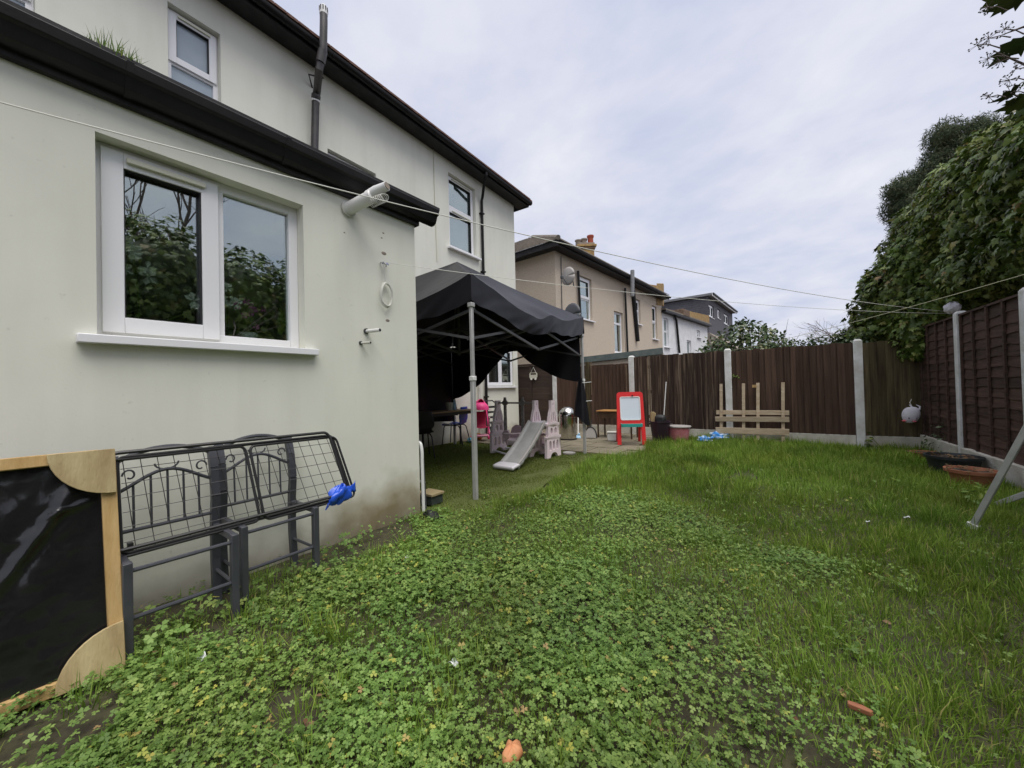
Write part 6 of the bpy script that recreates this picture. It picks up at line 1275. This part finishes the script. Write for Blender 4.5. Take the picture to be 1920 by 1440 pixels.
# single weeds, plants in pots, grass in the gutter
def weed(name, label, c, n, r, h, s0, s1, m, cat='plant', shape=(OV_V, OV_F), group=None):
    t = thing(name, label, cat, c, world=True, group=group); c = np.array(c, float); d = sphere_pts(n); d[:, 2] = np.abs(d[:, 2]); P = c+d*np.array([r, r, h])*rng.random((n, 1))**.5
    o = scatter('leaves', shape[0], shape[1], P, frames(d+[0, 0, .8]+rng.normal(size=(n, 3))*.4, d+rng.normal(size=(n, 3))*.4, rng.uniform(s0, s1, n)), m, t); o['kind'] = 'stuff'
    st = MB()
    for k in range(6): q = P[rng.integers(n)]; st.tube([c, (c+q)/2+np.array([0, 0, .02]), q], [.005, .004, .002], 5)
    o = st.build('stalks', 'weed', t); o['kind'] = 'stuff'
weed('weed_plant', 'bright green leafy weed in front of the terracotta-coloured bowl', G(1822, 945), 70, .20, .24, .04, .075, 'weed')
weed('weed_plant', 'bright green low weed growing in the lawn left of the pots', G(1662, 912), 46, .19, .13, .03, .06, 'weed')
weed('weed_plant', 'tiny pale weed sprouting beside the gazebo leg', G(912, 938), 22, .08, .22, .015, .035, 'weed')
weed('ivy_plant', 'straggly ivy sprig climbing at the white fence post foot', PY(1630, 826, 9.1)*[1, 1, 0], 30, .10, .30, .04, .07, 'ivy', 'ivy', (IVY_V, IVY_F))
weed('potted_plant', 'straggling green plant growing behind the pots in the corner', (qC[0]+.25, qC[1]+.35, .12), 90, .28, .42, .04, .08, 'shrub_leaf')
weed('fence_sprig', 'small leafy sprig poking through the fence beside a white post', PY(1380, 708, 9.16), 14, .09, .06, .03, .05, 'weed', 'sprig')
q = PX(212, 95, XE+.06); q[2] = 2.98; gtf = thing('gutter_grass', 'tuft of bright green grass growing out of the extension gutter', 'grass tuft', q, world=True)
n = 300; P = np.stack([q[0]+rng.normal(size=n)*.03, q[1]+rng.normal(size=n)*.085, np.full(n, 2.99)], 1); o = blades(P, rng.uniform(.07, .2, n)*np.exp(-((P[:, 1]-q[1])/.15)**2), np.full(n, .006), rng.random(n)*6.28, np.abs(rng.normal(size=n)*.35), 'weed', 'blades', parent=gtf); o['kind'] = 'stuff'
# litter
def scrap(name, label, u, v, s, m, cat='litter', group=None, z=.06):
    q = G(u, v); q = G(u, v, float(hz(q[0], q[1]))+z-.02); ph = random.random()*6
    o = MB().grid(7, 6, lambda a, b: Vector(q)+Vector(((a-.5)*s+.1*s*math.sin(b*5+ph), (b-.5)*s*.7, .18*s*math.sin(a*5+ph)+.14*s*math.cos(b*6)))).build(name, m, smooth=50, solid=.002); return tag(o, label, cat, group)
scrap('paper_scrap', 'white scrap of paper in the ground cover by the metal chairs', 377, 1232, .045, 'litter')
scrap('paper_scrap', 'white crumpled tissue in the middle of the leafy ground cover', 850, 1243, .04, 'litter')
scrap('paper_scrap', 'white bit of litter on the grass near the metal A-frame', 1700, 970, .035, 'litter')
scrap('paper_scrap', 'small pale blue-white scrap on the weeds in front of the damp wall stain', 763, 1045, .03, 'litter')
scrap('paper_scrap', 'white blossom-sized scrap lying on the lawn before the weeds by the pots', 1627, 978, .025, 'litter')
q = Vector(G(960, 1412, .06)); bnl = thing('bread_crust', 'orange-brown bread crust lying on the leaves', 'crust', q, world=True)
MB().grid(14, 8, lambda a, b: (lambda th, ph: q+Vector((.028*math.sin(ph)*math.cos(th)*(1+.2*math.sin(3*th)), .04*math.sin(ph)*math.sin(th), .026*math.cos(ph)+.006*math.sin(5*th))))(a*2*math.pi, b*math.pi)).build('crust', 'litter_orange', bnl, smooth=180)
q = Vector(G(1590, 1328, .04)); wo = MB().prism([(0, 0), (.06, .006), (.066, .02), (.03, .028), (-.003, .018)], q, (1, -.25, .05), (.2, 1, .05), .018).build('wood_chip', 'pot_terracotta', smooth=30, bevel=.003); tag(wo, 'splintered reddish wood chip at the edge of the ground cover', 'wood chip')
# dead leaves in the pots
for nm, qq, r, h in (('A', qA, .2, .23), ('B', qB, .2, .2), ('C', qC, .2, .11)):
    n = 40; t = 2*math.pi*rng.random(n); rr = r*np.sqrt(rng.random(n)); P = np.stack([qq[0]+rr*np.cos(t), qq[1]+rr*np.sin(t), np.full(n, h)], 1); par = {'A': pA, 'B': pB, 'C': pC}[nm]
    o = scatter('leaf_litter', OV_V, OV_F, P-np.array(par.location), frames(np.stack([rng.normal(size=n)*.5, rng.normal(size=n)*.5, np.ones(n)], 1), rng.normal(size=(n, 3)), rng.uniform(.03, .06, n)), 'dead_leaf', par); o['kind'] = 'stuff'
